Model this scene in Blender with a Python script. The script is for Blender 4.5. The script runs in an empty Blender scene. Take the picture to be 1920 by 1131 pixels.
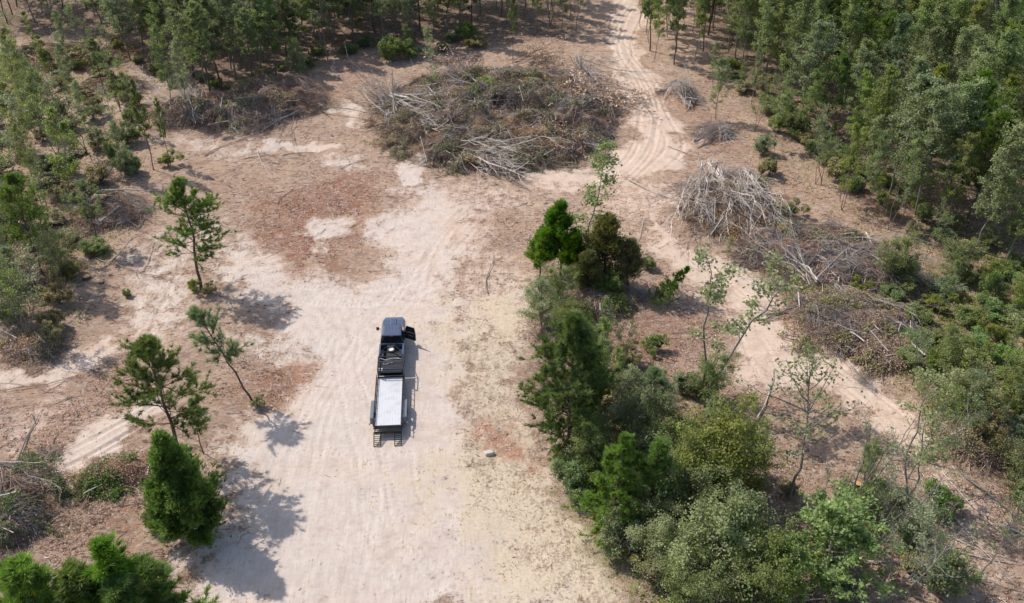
import bpy, math, random
import numpy as np
from mathutils import Vector, Matrix, Euler

# ------------------------------------------------------------------ camera, sky, sun, exposure
C = bpy.context.scene.collection
SC = bpy.context.scene
CAM_H, PITCH, FPX = 51.4, math.radians(35.5), 1880.0
cam_d = bpy.data.cameras.new('camera'); cam = bpy.data.objects.new('camera', cam_d); C.objects.link(cam)
cam_d.lens = 35.25; cam_d.sensor_width = 36.0; cam_d.clip_start = 0.5; cam_d.clip_end = 6000
cam.location = (0, 0, CAM_H); cam.rotation_euler = (math.pi/2 - PITCH, 0, 0)
SC.camera = cam
SC.render.resolution_x, SC.render.resolution_y = 1024, 603
SUN_EL = math.radians(49.0)
SUN_AZ = math.radians(147.0)          # direction the light comes from, counter-clockwise from +X
sd = bpy.data.lights.new('sun', 'SUN'); sun = bpy.data.objects.new('sun', sd); C.objects.link(sun)
sd.energy = 3.7; sd.angle = math.radians(0.55); sd.color = (1.0, 0.955, 0.89)
sv = Vector((math.cos(SUN_AZ)*math.cos(SUN_EL), math.sin(SUN_AZ)*math.cos(SUN_EL), math.sin(SUN_EL)))
sun.rotation_euler = sv.to_track_quat('Z', 'Y').to_euler(); sun.location = sv*200
w = bpy.data.worlds.new('World'); SC.world = w; w.use_nodes = True
wn = w.node_tree.nodes; bg = wn['Background']
sky = wn.new('ShaderNodeTexSky'); sky.sky_type = 'NISHITA'; sky.sun_disc = False
sky.sun_elevation = SUN_EL; sky.sun_rotation = math.pi/2 - SUN_AZ
sky.air_density = 1.0; sky.dust_density = 1.5; sky.ozone_density = 1.0
w.node_tree.links.new(sky.outputs[0], bg.inputs[0]); bg.inputs[1].default_value = 0.15
SC.view_settings.view_transform = 'Standard'; SC.view_settings.look = 'None'
SC.view_settings.exposure = 0.31; SC.view_settings.gamma = 1
SC.cycles.max_bounces = 6; SC.cycles.diffuse_bounces = 3; SC.cycles.transparent_max_bounces = 6

# ------------------------------------------------------------------ pixel <-> ground helpers (reference frame 1920 x 1131)
_c, _s = math.cos(PITCH), math.sin(PITCH)
def W(px, py, z=0.0):
    u = (px-960)/FPX; v = (565.5-py)/FPX
    t = (CAM_H-z)/(_s-_c*v)
    return (u*t, t*(_c+_s*v))
def WA(pts, z=0.0): return np.array([W(p[0], p[1], z) for p in pts])
def PX(x, y, z=0.0):
    d = y*_c + (CAM_H-z)*_s; up = y*_s - (CAM_H-z)*_c
    return (960+FPX*x/d, 565.5-FPX*up/d)
def HT(base, topy):                                   # height of a plant whose foot and top rows are known
    x, y = W(*base); v = (565.5-topy)/FPX
    return CAM_H - y*(_s-_c*v)/(_c+_s*v)

# ------------------------------------------------------------------ numpy noise
def _hash(ix, iy, seed):
    n = (ix.astype(np.int64)*374761393 + iy.astype(np.int64)*668265263 + seed*1442695041) & 0xffffffff
    n = ((n ^ (n >> 13))*1274126177) & 0xffffffff
    return ((n ^ (n >> 16)) & 0xffff)/65535.0
def vnoise(x, y, seed=0):
    ix = np.floor(x); iy = np.floor(y); fx = x-ix; fy = y-iy
    fx = fx*fx*(3-2*fx); fy = fy*fy*(3-2*fy)
    a = _hash(ix, iy, seed); b = _hash(ix+1, iy, seed); c = _hash(ix, iy+1, seed); d = _hash(ix+1, iy+1, seed)
    return (a*(1-fx)+b*fx)*(1-fy) + (c*(1-fx)+d*fx)*fy
def fbm(x, y, seed=0, o=4):
    t = 0; a = 0.5; f = 1.0
    for k in range(o): t = t + a*vnoise(x*f, y*f, seed+k*17); a *= 0.5; f *= 2.03
    return t
def sstep(a, b, x):
    t = np.clip((x-a)/(b-a), 0, 1); return t*t*(3-2*t)

# brush mounds: centre px, radii (m), rotation, height
PILES = dict(
    big=((925, 222), 14.5, 10.5, 0.0, 1.9), left=((415, 218), 8.0, 3.3, 0.05, 1.3), leftb=((520, 190), 6.5, 4.2, -.1, 1.5),
    pale=((1372, 388), 4.6, 5.0, -.2, 2.0), grey=((1545, 492), 7.6, 4.4, -.45, 1.9), brown=((1590, 600), 5.8, 4.0, -.75, 1.4),
    small=((1275, 180), 1.6, 2.6, .2, .9), mid=((1345, 250), 2.6, 1.4, .6, .6), corner=((30, 945), 3.2, 3.2, .2, 1.1),
    strip=((215, 895), 3.3, 1.1, .2, .5), scrub=((78, 515), 3.0, 1.6, .2, .6), lowleft=((60, 655), 2.6, 1.2, 0, .5), slope=((215, 165), 4.5, 2.0, -.1, .6), verge=((1840, 830), 3.2, 2.2, -.5, .8), heap=((1120, 560), 3.6, 2.6, 0, 1.0), darkleft=((215, 400), 3.4, 2.6, 0, .8), farleft=((120, 110), 9.0, 3.6, -.1, .8), low=((1655, 655), 2.6, 2.4, 0, 1.1))
PL = {}
for k, (c, rx, ry, ro, hh) in PILES.items():
    x, y = W(*c); PL[k] = (x, y, rx, ry*1.32, ro, hh*(.55 if k == 'pale' else .8 if k in ('grey', 'brown', 'mid') else 1.1))
def pile_r(k, x, y):
    cx, cy, rx, ry, ro, hh = PL[k]; dx = x-cx; dy = y-cy
    a = dx*math.cos(ro)+dy*math.sin(ro); b = -dx*math.sin(ro)+dy*math.cos(ro)
    return np.sqrt((a/rx)**2+(b/ry)**2)
def H0(x, y):
    x = np.asarray(x, float); y = np.asarray(y, float)
    z = (fbm(x*.055, y*.055, 3, 3)-.45)*.9 + (fbm(x*.35, y*.35, 9, 3)-.45)*.16
    tx, ty = W(733, 725)
    calm = np.exp(-(((x-tx)/7)**2+((y-ty)/14)**2)**1.0)
    z = z*(1-.95*calm)
    for k in PL:
        z = z + PL[k][5]*.38*sstep(1.05, .25, pile_r(k, x, y))
    return z
def GZ(x, y): return float(H0(x, y))

# ------------------------------------------------------------------ mesh building
class MB:
    def __init__(s): s.V = []; s.Q = []; s.T = []; s.A = []; s.QM = []; s.TM = []; s.n = 0
    def add(s, V, Q=None, T=None, var=0.5, mi=0):
        V = np.asarray(V, float).reshape(-1, 3)
        if Q is not None and len(Q): s.Q.append(np.asarray(Q, int)+s.n); s.QM.append(np.full(len(Q), mi))
        if T is not None and len(T): s.T.append(np.asarray(T, int)+s.n); s.TM.append(np.full(len(T), mi))
        s.V.append(V); s.A.append(np.broadcast_to(np.asarray(var, float), (len(V),)).copy()); s.n += len(V)
    def tubes(s, P, R, sides=3, var=0.5, mi=0, cap=False):
        P = np.asarray(P, float); N, K, _ = P.shape
        R = np.broadcast_to(np.asarray(R, float), (N, K))
        T = np.gradient(P, axis=1); T /= np.linalg.norm(T, axis=2, keepdims=True)+1e-9
        T0 = T.mean(1); ref = np.where(np.abs(T0[:, 2:3]) > .8, np.array([[1., 0, 0]]), np.array([[0, 0, 1.]]))
        U = np.cross(T, ref[:, None, :]); U /= np.linalg.norm(U, axis=2, keepdims=True)+1e-9
        B = np.cross(T, U)
        an = np.arange(sides)*2*math.pi/sides
        V = P[:, :, None, :] + R[:, :, None, None]*(np.cos(an)[None, None, :, None]*U[:, :, None, :]+np.sin(an)[None, None, :, None]*B[:, :, None, :])
        idx = np.arange(N*K*sides).reshape(N, K, sides)
        a = idx[:, :-1, :]; b = np.roll(idx, -1, 2)[:, :-1, :]; c = np.roll(idx, -1, 2)[:, 1:, :]; d = idx[:, 1:, :]
        Q = np.stack([a, b, c, d], -1).reshape(-1, 4)
        v = np.asarray(var, float)
        if v.ndim == 1: v = np.repeat(v, K*sides)
        s.add(V.reshape(-1, 3), Q, None, v, mi)
        if cap:
            for n in range(N):
                for k in (0, K-1):
                    s.add(np.vstack([P[n, k], V[n, k]]), None, [(0, 1+i, 1+(i+1) % sides) for i in range(sides)], v if v.ndim == 0 else float(v[0]), mi)
    def leaves(s, Cn, L, Wd, rng, up=0.5, var=None, mi=0, axis=None, fold=0.0):
        N = len(Cn)
        n = rng.normal(size=(N, 3)); n /= np.linalg.norm(n, axis=1, keepdims=True)
        n[:, 2] = np.abs(n[:, 2])+up; n /= np.linalg.norm(n, axis=1, keepdims=True)
        a = rng.normal(size=(N, 3)) if axis is None else axis + .5*rng.normal(size=(N, 3))
        a -= n*(a*n).sum(1, keepdims=True); a /= np.linalg.norm(a, axis=1, keepdims=True)+1e-9
        b = np.cross(n, a); L = np.broadcast_to(L, (N,))[:, None]*(.7+.6*rng.random((N, 1))); Wd = np.broadcast_to(Wd, (N,))[:, None]*(.7+.6*rng.random((N, 1)))
        V = np.stack([Cn-a*L*.5, Cn+b*Wd*.5+a*L*.05, Cn+a*L*.5, Cn-b*Wd*.5+a*L*.05], 1).reshape(-1, 3)
        Q = np.arange(N*4).reshape(N, 4)
        vv = rng.random(N) if var is None else np.clip(var+.25*(rng.random(N)-.5), 0, 1)
        s.add(V, Q, None, np.repeat(vv, 4), mi)
    def needles(s, Cn, D, rng, n=14, L=.26, wd=.035, var=None, spread=.9, mi=0):
        N = len(Cn); Cn = np.repeat(Cn, n, 0); D = np.repeat(D, n, 0)
        d = D + spread*rng.normal(size=(N*n, 3)); d /= np.linalg.norm(d, axis=1, keepdims=True)
        r = rng.normal(size=(N*n, 3)); u = np.cross(d, r); u /= np.linalg.norm(u, axis=1, keepdims=True)+1e-9
        ll = L*(.65+.6*rng.random((N*n, 1)))
        V = np.stack([Cn-u*wd*.5, Cn+u*wd*.5, Cn+d*ll+u*wd*.2], 1).reshape(-1, 3)
        vv = rng.random(N) if var is None else var
        s.add(V, None, np.arange(N*n*3).reshape(-1, 3), np.clip(np.repeat(np.repeat(vv, n), 3)+.15*np.repeat(rng.random(N*n)-.5, 3), 0, 1), mi)
    def box(s, x0, x1, y0, y1, z0, z1, var=.5, mi=0, top=1.0, topx=None, topy=None):
        cx = (x0+x1)/2; cy = (y0+y1)/2; tx = top if topx is None else topx; ty = top if topy is None else topy
        V = []
        for z, fx, fy in ((z0, 1, 1), (z1, tx, ty)):
            for x, y in ((x0, y0), (x1, y0), (x1, y1), (x0, y1)): V.append((cx+(x-cx)*fx, cy+(y-cy)*fy, z))
        s.add(V, [(3, 2, 1, 0), (4, 5, 6, 7), (0, 1, 5, 4), (1, 2, 6, 5), (2, 3, 7, 6), (3, 0, 4, 7)], None, var, mi)
    def loft(s, rings, var=.5, mi=0, closed=True):
        K = len(rings); n = len(rings[0]); V = np.array(rings, float).reshape(-1, 3)
        Q = [(k*n+i, k*n+(i+1) % n, (k+1)*n+(i+1) % n, (k+1)*n+i) for k in range(K-1) for i in range(n)]
        T = []
        if closed:
            for k, o in ((0, 1), (K-1, 0)):
                for i in range(1, n-1): T.append((k*n, k*n+i, k*n+i+1) if not o else (k*n, k*n+i+1, k*n+i))
        s.add(V, Q, T, var, mi)
    def build(s, name, mats, parent=None, smooth=False, bevel=0, loc=None):
        me = bpy.data.meshes.new(name)
        V = np.vstack(s.V).astype(np.float32)
        Q = np.vstack(s.Q) if s.Q else np.zeros((0, 4), int); T = np.vstack(s.T) if s.T else np.zeros((0, 3), int)
        nl = Q.size+T.size; npoly = len(Q)+len(T)
        me.vertices.add(len(V)); me.vertices.foreach_set('co', V.ravel())
        me.loops.add(nl); me.loops.foreach_set('vertex_index', np.concatenate([Q.ravel(), T.ravel()]).astype(np.int32))
        me.polygons.add(npoly)
        st = np.concatenate([np.arange(len(Q))*4, len(Q)*4+np.arange(len(T))*3]).astype(np.int32)
        me.polygons.foreach_set('loop_start', st)
        mi = np.concatenate((s.QM if s.QM else [])+(s.TM if s.TM else [])).astype(np.int32)
        me.polygons.foreach_set('material_index', mi)
        me.polygons.foreach_set('use_smooth', np.full(npoly, bool(smooth)))
        me.update(calc_edges=True)
        at = me.attributes.new('var', 'FLOAT', 'POINT'); at.data.foreach_set('value', np.concatenate(s.A).astype(np.float32))
        if not isinstance(mats, (list, tuple)): mats = [mats]
        for m in mats: me.materials.append(m)
        ob = bpy.data.objects.new(name, me); C.objects.link(ob)
        if parent is not None: ob.parent = parent
        if loc is not None: ob.location = loc
        if bevel:
            md = ob.modifiers.new('bevel', 'BEVEL'); md.width = bevel; md.segments = 2; md.limit_method = 'ANGLE'
        return ob

def tag(o, label=None, cat=None, group=None, kind=None):
    if label: o['label'] = label
    if cat: o['category'] = cat
    if group: o['group'] = group
    if kind: o['kind'] = kind
    return o
def empty(name, loc=(0, 0, 0), rz=0.0):
    o = bpy.data.objects.new(name, None); C.objects.link(o); o.location = loc; o.rotation_euler = (0, 0, rz); o.empty_display_size = .3
    return o

# ------------------------------------------------------------------ materials
def newmat(name):
    m = bpy.data.materials.new(name); m.use_nodes = True; nt = m.node_tree; nt.nodes.clear(); return m, nt
class NT:
    def __init__(s, nt): s.nt = nt
    def n(s, t, **k):
        o = s.nt.nodes.new(t)
        for a, b in k.items(): setattr(o, a, b)
        return o
    def l(s, a, b): s.nt.links.new(a, b)
    def noise(s, co, sc, det=4, rough=.6, dist=0):
        o = s.n('ShaderNodeTexNoise'); o.inputs['Scale'].default_value = sc; o.inputs['Detail'].default_value = det
        o.inputs['Roughness'].default_value = rough; o.inputs['Distortion'].default_value = dist
        if co is not None: s.l(co, o.inputs['Vector'])
        return o.outputs['Fac']
    def ramp(s, fac, stops):
        o = s.n('ShaderNodeValToRGB'); el = o.color_ramp.elements
        while len(el) < len(stops): el.new(.5)
        for e, (p, c) in zip(el, stops): e.position = p; e.color = (*c, 1) if len(c) == 3 else c
        if fac is not None: s.l(fac, o.inputs[0])
        return o.outputs[0]
    def val(s, fac, a, b):
        o = s.n('ShaderNodeMapRange'); o.inputs[1].default_value = a; o.inputs[2].default_value = b; o.interpolation_type = 'SMOOTHSTEP'
        s.l(fac, o.inputs[0]); return o.outputs[0]
    def math(s, op, a, b=None, clamp=False):
        o = s.n('ShaderNodeMath', operation=op); o.use_clamp = clamp
        for i, v in enumerate((a, b)):
            if v is None: continue
            if isinstance(v, (int, float)): o.inputs[i].default_value = v
            else: s.l(v, o.inputs[i])
        return o.outputs[0]
    def mix(s, fac, a, b, mode='MIX'):
        o = s.n('ShaderNodeMix', data_type='RGBA', blend_type=mode)
        for i, v in ((0, fac), (6, a), (7, b)):
            if isinstance(v, (int, float)): o.inputs[i].default_value = v
            elif isinstance(v, tuple): o.inputs[i].default_value = (*v, 1)
            else: s.l(v, o.inputs[i])
        return o.outputs[2]
    def attr(s, name): return s.n('ShaderNodeAttribute', attribute_name=name).outputs['Fac']
    def bump(s, h, st=.4, d=.05, nrm=None):
        o = s.n('ShaderNodeBump'); o.inputs['Strength'].default_value = st; o.inputs['Distance'].default_value = d
        s.l(h, o.inputs['Height'])
        if nrm is not None: s.l(nrm, o.inputs['Normal'])
        return o.outputs[0]

def leafmat(name, dark, mid, light, transl=.45):
    m, nt = newmat(name); k = NT(nt)
    co = k.n('ShaderNodeTexCoord').outputs['Object']
    rnd = k.n('ShaderNodeObjectInfo').outputs['Random']
    f = k.math('ADD', k.math('MULTIPLY', k.attr('var'), .55), k.math('MULTIPLY', k.noise(co, .9, 2), .45))
    dark, mid, light = [tuple(c*1.22 for c in q) for q in (dark, mid, light)]
    col = k.ramp(f, [(.12, dark), (.42, mid), (.8, light)])
    hs = k.n('ShaderNodeHueSaturation'); k.l(col, hs.inputs['Color'])
    k.l(k.math('ADD', k.math('MULTIPLY', rnd, .035), .483), hs.inputs['Hue'])
    k.l(k.math('ADD', k.math('MULTIPLY', k.math('FRACT', k.math('MULTIPLY', rnd, 7.3)), .38), .86), hs.inputs['Value'])
    k.l(k.math('ADD', k.math('MULTIPLY', k.math('FRACT', k.math('MULTIPLY', rnd, 13.7)), .35), .78), hs.inputs['Saturation'])
    c = hs.outputs[0]
    d = k.n('ShaderNodeBsdfPrincipled'); k.l(c, d.inputs['Base Color']); d.inputs['Roughness'].default_value = .5; d.inputs['Specular IOR Level'].default_value = .35
    t = k.n('ShaderNodeBsdfTranslucent'); k.l(k.mix(1.0, c, (1.25, 1.3, .6), 'MULTIPLY'), t.inputs['Color'])
    mx = k.n('ShaderNodeMixShader'); mx.inputs[0].default_value = transl; k.l(d.outputs[0], mx.inputs[1]); k.l(t.outputs[0], mx.inputs[2])
    o = k.n('ShaderNodeOutputMaterial'); k.l(mx.outputs[0], o.inputs[0]); return m
def barkmat(name, a, b, c=None, scale=6.0):
    m, nt = newmat(name); k = NT(nt); co = k.n('ShaderNodeTexCoord').outputs['Object']
    f = k.math('ADD', k.math('MULTIPLY', k.attr('var'), .55), k.math('MULTIPLY', k.noise(co, scale, 4), .45))
    col = k.ramp(f, [(.15, a), (.5, b), (.85, c or b)])
    p = k.n('ShaderNodeBsdfPrincipled'); k.l(col, p.inputs['Base Color']); p.inputs['Roughness'].default_value = .85; p.inputs['Specular IOR Level'].default_value = .2
    k.l(k.bump(k.noise(co, scale*4, 3), .5, .02), p.inputs['Normal'])
    o = k.n('ShaderNodeOutputMaterial'); k.l(p.outputs[0], o.inputs[0]); return m
def pbr(name, col, rough=.5, metal=0.0, coat=0.0, bump=0.0, dirt=None, dscale=3.0, spec=.5):
    m, nt = newmat(name); k = NT(nt); co = k.n('ShaderNodeTexCoord').outputs['Object']
    p = k.n('ShaderNodeBsdfPrincipled'); n = k.noise(co, dscale, 5)
    dirt = dirt or tuple(min(1, c*.6+.03) for c in col)
    k.l(k.mix(k.math('MULTIPLY', k.val(n, .45, .75), .5), col, dirt), p.inputs['Base Color'])
    k.l(k.math('ADD', k.math('MULTIPLY', n, .25), max(0, rough-.12)), p.inputs['Roughness'])
    p.inputs['Metallic'].default_value = metal; p.inputs['Coat Weight'].default_value = coat; p.inputs['Coat Roughness'].default_value = .08
    p.inputs['Specular IOR Level'].default_value = spec
    if bump: k.l(k.bump(k.noise(co, 40, 2), bump, .005), p.inputs['Normal'])
    o = k.n('ShaderNodeOutputMaterial'); k.l(p.outputs[0], o.inputs[0]); return m

M = {}
M['pine'] = leafmat('pine_needles', (.045, .075, .016), (.095, .15, .03), (.19, .26, .06))
M['pine_bright'] = leafmat('young_pine_needles', (.05, .09, .014), (.115, .19, .028), (.21, .31, .055))
M['pine_pale'] = leafmat('pale_pine_needles', (.09, .12, .065), (.17, .22, .13), (.27, .32, .21))
M['pine_far'] = leafmat('grey_green_pine_needles', (.065, .085, .04), (.135, .165, .08), (.22, .255, .135))
M['cedar'] = leafmat('cedar_sprays', (.045, .085, .012), (.11, .185, .022), (.19, .285, .04), .5)
M['cedar_dry'] = leafmat('dry_cedar_sprays', (.07, .07, .022), (.15, .145, .05), (.24, .225, .09), .3)
M['leaf'] = leafmat('green_leaves', (.065, .088, .022), (.15, .19, .052), (.28, .315, .11))
M['leaf_grey'] = leafmat('grey_green_leaves', (.08, .10, .045), (.17, .20, .095), (.30, .33, .18))
M['leaf_yellow'] = leafmat('yellow_green_leaves', (.075, .09, .02), (.165, .19, .042), (.29, .305, .08))
M['leaf_bright'] = leafmat('fresh_green_leaves', (.045, .085, .02), (.125, .195, .045), (.26, .34, .10))
M['dead'] = leafmat('dead_leaves', (.12, .06, .034), (.32, .175, .10), (.52, .33, .20), .1)
M['olive'] = leafmat('withering_leaves', (.10, .085, .03), (.20, .165, .065), (.30, .26, .12), .12)
M['bark_pine'] = barkmat('pine_bark', (.05, .035, .027), (.11, .08, .062), (.19, .145, .115))
M['bark_grey'] = barkmat('grey_bark', (.09, .078, .066), (.19, .168, .145), (.33, .30, .265))
M['stick_pale'] = barkmat('bleached_branches', (.20, .165, .14), (.44, .375, .32), (.74, .66, .58))
M['stick_brown'] = barkmat('brown_twigs', (.11, .075, .055), (.27, .19, .145), (.48, .37, .30))
M['stick_grey'] = barkmat('grey_twigs', (.09, .075, .068), (.23, .195, .175), (.46, .405, .37))
M['chips'] = barkmat('wood_chips', (.11, .06, .04), (.38, .23, .16), (.82, .66, .53), 2.0)
M['cutwood'] = barkmat('cut_wood', (.34, .19, .09), (.50, .29, .14), (.62, .42, .24))
M['drygrass'] = leafmat('dry_grass_blades', (.24, .19, .09), (.42, .35, .19), (.58, .51, .32), .2)
M['grass'] = leafmat('green_grass_blades', (.10, .13, .035), (.2, .23, .07), (.33, .34, .12), .2)

# ------------------------------------------------------------------ the ground
SAND = [
    ([(880,560),(990,560),(1010,620),(990,700),(1010,790),(1060,870),(1060,930),(1130,1010),(1190,1160),(900,1160),(850,900),(880,700)], 2.5, .62),  # (polygon px, softness m, strength)
    ([(330,1160),(400,1060),(455,960),(480,900),(430,850),(470,800),(560,755),(600,700),(545,655),(585,610),(540,575),(440,545),(395,500),(430,465),(520,490),(600,525),(690,525),(735,480),(700,440),(735,400),(790,350),(840,345),(905,372),(900,430),(845,500),(850,560),(900,600),(870,640),(880,700),(850,760),(880,820),(900,880),(960,940),(1010,1010),(1060,1080),(1085,1160)], 2.2, 1.0),
    ([(560,600),(700,590),(870,590),(865,660),(845,750),(840,830),(760,880),(700,1160),(350,1160),(480,900),(440,840),(600,720)], 3.0, .35),
    ([(760,345),(752,320),(775,298),(800,296),(790,325),(778,352)], .5, 1.2),
    ([(480,268),(520,262),(650,268),(640,288),(560,287)], .5, 1.1),
    ([(640,200),(655,205),(690,230),(640,232),(630,215)], .5, 1.0),
    ([(570,420),(640,405),(650,440),(610,455),(565,438)], .8, .8),
    ([(690,440),(720,400),(760,375),(790,400),(740,450)], .8, .8),
    ([(640,300),(700,310),(680,330),(620,330)], .8, .6),
    ([(1195,-10),(1200,40),(1190,90),(1205,130),(1225,190),(1285,260),(1275,305),(1230,325),(1190,330),(1110,352),(1020,352),(1010,330),(1080,322),(1140,300),(1175,260),(1180,200),(1150,140),(1135,70),(1165,20),(1168,-10)], 1.0, 1.35),
    ([(1090,350),(1190,335),(1280,360),(1250,420),(1200,410),(1110,370)], 1.5, .55),
    ([(880,330),(1000,345),(1100,352),(1000,380),(890,400)], 1.5, .45),
    ([(1230,425),(1300,470),(1340,470),(1420,510),(1500,590),(1580,670),(1660,740),(1740,830),(1700,840),(1600,760),(1480,700),(1420,720),(1370,690),(1350,640),(1360,580),(1300,520),(1220,460)], 1.4, 1.1),
    ([(1355,560),(1400,590),(1430,680),(1440,750),(1380,690),(1340,650)], 1.0, .6),
    ([(1620,720),(1760,830),(1860,960),(1930,1090),(1870,1131),(1800,1000),(1700,880),(1600,790)], 1.6, .45),
    ([(1090,380),(1190,440),(1220,500),(1170,520),(1080,440)], 1.8, .3),
    ([(60,868),(180,820),(290,770),(330,790),(220,850),(130,895),(70,895)], .8, 1.1),
    ([(0,690),(100,665),(170,640),(215,650),(200,680),(100,700),(0,725)], .8, 1.0),
    ([(0,800),(60,750),(110,715),(120,740),(60,800),(10,850)], 1.2, .7),
    ([(220,640),(235,600),(260,500),(300,470),(345,440),(330,420),(370,400),(400,440),(380,470),(340,500),(330,560),(310,640),(260,650)], 1.5, .7),
    ([(180,490),(250,500),(280,470),(330,440),(300,440),(220,460)], 1.5, .4),
    ([(440,610),(520,650),(570,660),(560,690),(490,680),(440,650)], 1.0, .7),
    ([(300,260),(420,265),(480,275),(470,290),(340,290)], 1.0, .5),
    ([(80,250),(200,230),(300,180),(330,140),(260,120),(180,200)], 2.5, .35),
    ([(600,135),(660,100),(700,110),(650,150),(610,170)], 1.5, .3),
    ([(1010,880),(1030,870),(1040,900),(1020,950),(1005,920)], .6, .9),
    ([(900,460),(990,470),(1000,560),(930,600),(870,560)], 1.5, .4),
    ([(1840,900),(1930,1010),(1930,1050),(1850,960)], 1.0, .3),
    ([(1440,860),(1480,940),(1450,980),(1420,900)], 1.0, .25),
]
RED = [([(455,400),(520,375),(590,350),(660,330),(724,333),(712,375),(722,400),(690,430),(695,475),(650,470),(665,500),(600,522),(545,517),(530,480),(475,472),(495,435)], 1.8, .9), ([(400,320),(480,330),(520,380),(420,390),(370,350)], 2.5, .4), ([(860,370),(980,400),(1000,470),(920,440)], 2, .5),
    ([(905,800),(960,800),(1010,870),(1000,900),(950,890),(910,860)], .8, .9), ([(560,480),(640,480),(650,518),(560,520)], 1.0, .6),
    ([(590,90),(680,95),(720,140),(640,180),(590,150)], 1.5, .6), ([(1190,140),(1300,170),(1420,280),(1520,360),(1400,320),(1280,240)], 2.5, .6),
    ([(1310,700),(1370,660),(1480,700),(1560,720),(1600,790),(1500,860),(1400,760)], 2.0, .45), ([(430,690),(560,680),(590,720),(560,760),(440,770)], 1.0, .8),
    ([(0,680),(240,690),(320,760),(200,790),(100,860),(0,880)], 2.0, .45), ([(100,950),(260,880),(290,960),(280,1060),(150,1020)], 1.5, .6),
    ([(1180,560),(1330,560),(1330,640),(1260,700),(1130,640)], 1.5, .6), ([(1020,850),(1050,850),(1050,880),(1020,890)], .6, .7),
    ([(1560,300),(1760,420),(1700,450),(1560,380)], 2, .6), ([(1850,900),(1930,950),(1930,1090),(1860,1000)], 2, .6), ([(120,100),(260,70),(240,130)], 2, .4)]
DRY = [([(870,560),(960,540),(1000,620),(980,700),(1000,790),(1060,850),(1050,930),(1120,1000),(1200,1160),(900,1160),(860,1060),(800,960),(740,900),(790,850),(880,800),(850,700)], 2.5, 1.0),
    ([(700,900),(830,920),(880,960),(780,970),(720,940)], .9, .7), ([(560,590),(700,560),(860,570),(860,640),(640,610)], 2.5, .25),
    ([(820,1010),(900,1060),(950,1131),(860,1131)], 1.0, .6), ([(430,470),(560,480),(620,560),(500,580)], 2.0, .25)]
GREEN = [([(1050,930),(1100,960),(1170,1060),(1250,1160),(1170,1160),(1110,1060),(1040,960)], 1.0, .9), ([(1600,560),(1750,520),(1930,480),(1930,760),(1760,760),(1650,660)], 3.0, .8),
    ([(1230,1090),(1500,1160),(1200,1160)], 1.5, .6), ([(1400,270),(1480,290),(1500,330),(1430,310)], 1.5, .3), ([(1640,390),(1760,470),(1920,500),(1920,560),(1700,500)], 2, .4)]
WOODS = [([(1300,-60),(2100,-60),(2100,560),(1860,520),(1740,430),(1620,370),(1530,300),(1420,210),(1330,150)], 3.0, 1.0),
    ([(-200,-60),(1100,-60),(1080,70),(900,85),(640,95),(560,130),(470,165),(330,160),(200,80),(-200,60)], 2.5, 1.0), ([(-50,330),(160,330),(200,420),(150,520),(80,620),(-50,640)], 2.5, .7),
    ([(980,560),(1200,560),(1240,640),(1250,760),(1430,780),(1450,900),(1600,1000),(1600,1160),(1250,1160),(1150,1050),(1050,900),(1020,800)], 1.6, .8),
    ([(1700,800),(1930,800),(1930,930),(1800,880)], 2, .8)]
def poly_mask(X, Y, px, soft):
    P = WA(px); out = np.zeros_like(X)
    m = (X > P[:, 0].min()-soft*2) & (X < P[:, 0].max()+soft*2) & (Y > P[:, 1].min()-soft*2) & (Y < P[:, 1].max()+soft*2)
    x = X[m]; y = Y[m]; d2 = np.full(x.shape, 1e9); ins = np.zeros(x.shape, bool)
    for i in range(len(P)):
        a = P[i]; b = P[(i+1) % len(P)]; e = b-a; t = np.clip(((x-a[0])*e[0]+(y-a[1])*e[1])/(e@e+1e-9), 0, 1)
        d2 = np.minimum(d2, (x-a[0]-t*e[0])**2+(y-a[1]-t*e[1])**2)
        if a[1] != b[1]:
            c = ((a[1] > y) != (b[1] > y)) & (x < (b[0]-a[0])*(y-a[1])/(b[1]-a[1])+a[0]); ins ^= c
    d = np.sqrt(d2)*np.where(ins, 1, -1)
    out[m] = sstep(-soft, soft, d); return out
def line_field(X, Y, P, rad):
    """signed lateral distance and arc length near a world polyline"""
    m = (X > P[:, 0].min()-rad) & (X < P[:, 0].max()+rad) & (Y > P[:, 1].min()-rad) & (Y < P[:, 1].max()+rad)
    x = X[m]; y = Y[m]; bd = np.full(x.shape, 1e9); bs = np.zeros(x.shape); s0 = 0
    for i in range(len(P)-1):
        a = P[i]; e = P[i+1]-a; L = math.hypot(*e); t = np.clip(((x-a[0])*e[0]+(y-a[1])*e[1])/(L*L), 0, 1)
        dx = x-a[0]-t*e[0]; dy = y-a[1]-t*e[1]; d = np.hypot(dx, dy); sg = np.sign(e[0]*dy-e[1]*dx)
        u = d < np.abs(bd); bd = np.where(u, d*np.where(sg == 0, 1, sg), bd); bs = np.where(u, s0+t*L, bs); s0 += L
    return m, bd, bs
def smooth_line(P, n=8):
    P = np.asarray(P, float); Q = np.vstack([2*P[0]-P[1], P, 2*P[-1]-P[-2]]); out = []
    for i in range(1, len(Q)-2):
        for t in np.linspace(0, 1, n, endpoint=False):
            p0, p1, p2, p3 = Q[i-1], Q[i], Q[i+1], Q[i+2]
            out.append(.5*((2*p1)+(-p0+p2)*t+(2*p0-5*p1+4*p2-p3)*t*t+(-p0+3*p1-3*p2+p3)*t**3))
    out.append(P[-1]); return np.array(out)
def offset_line(P, d):
    T = np.gradient(P, axis=0); T /= np.linalg.norm(T, axis=1, keepdims=True); return P+d*np.stack([-T[:, 1], T[:, 0]], 1)
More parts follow.
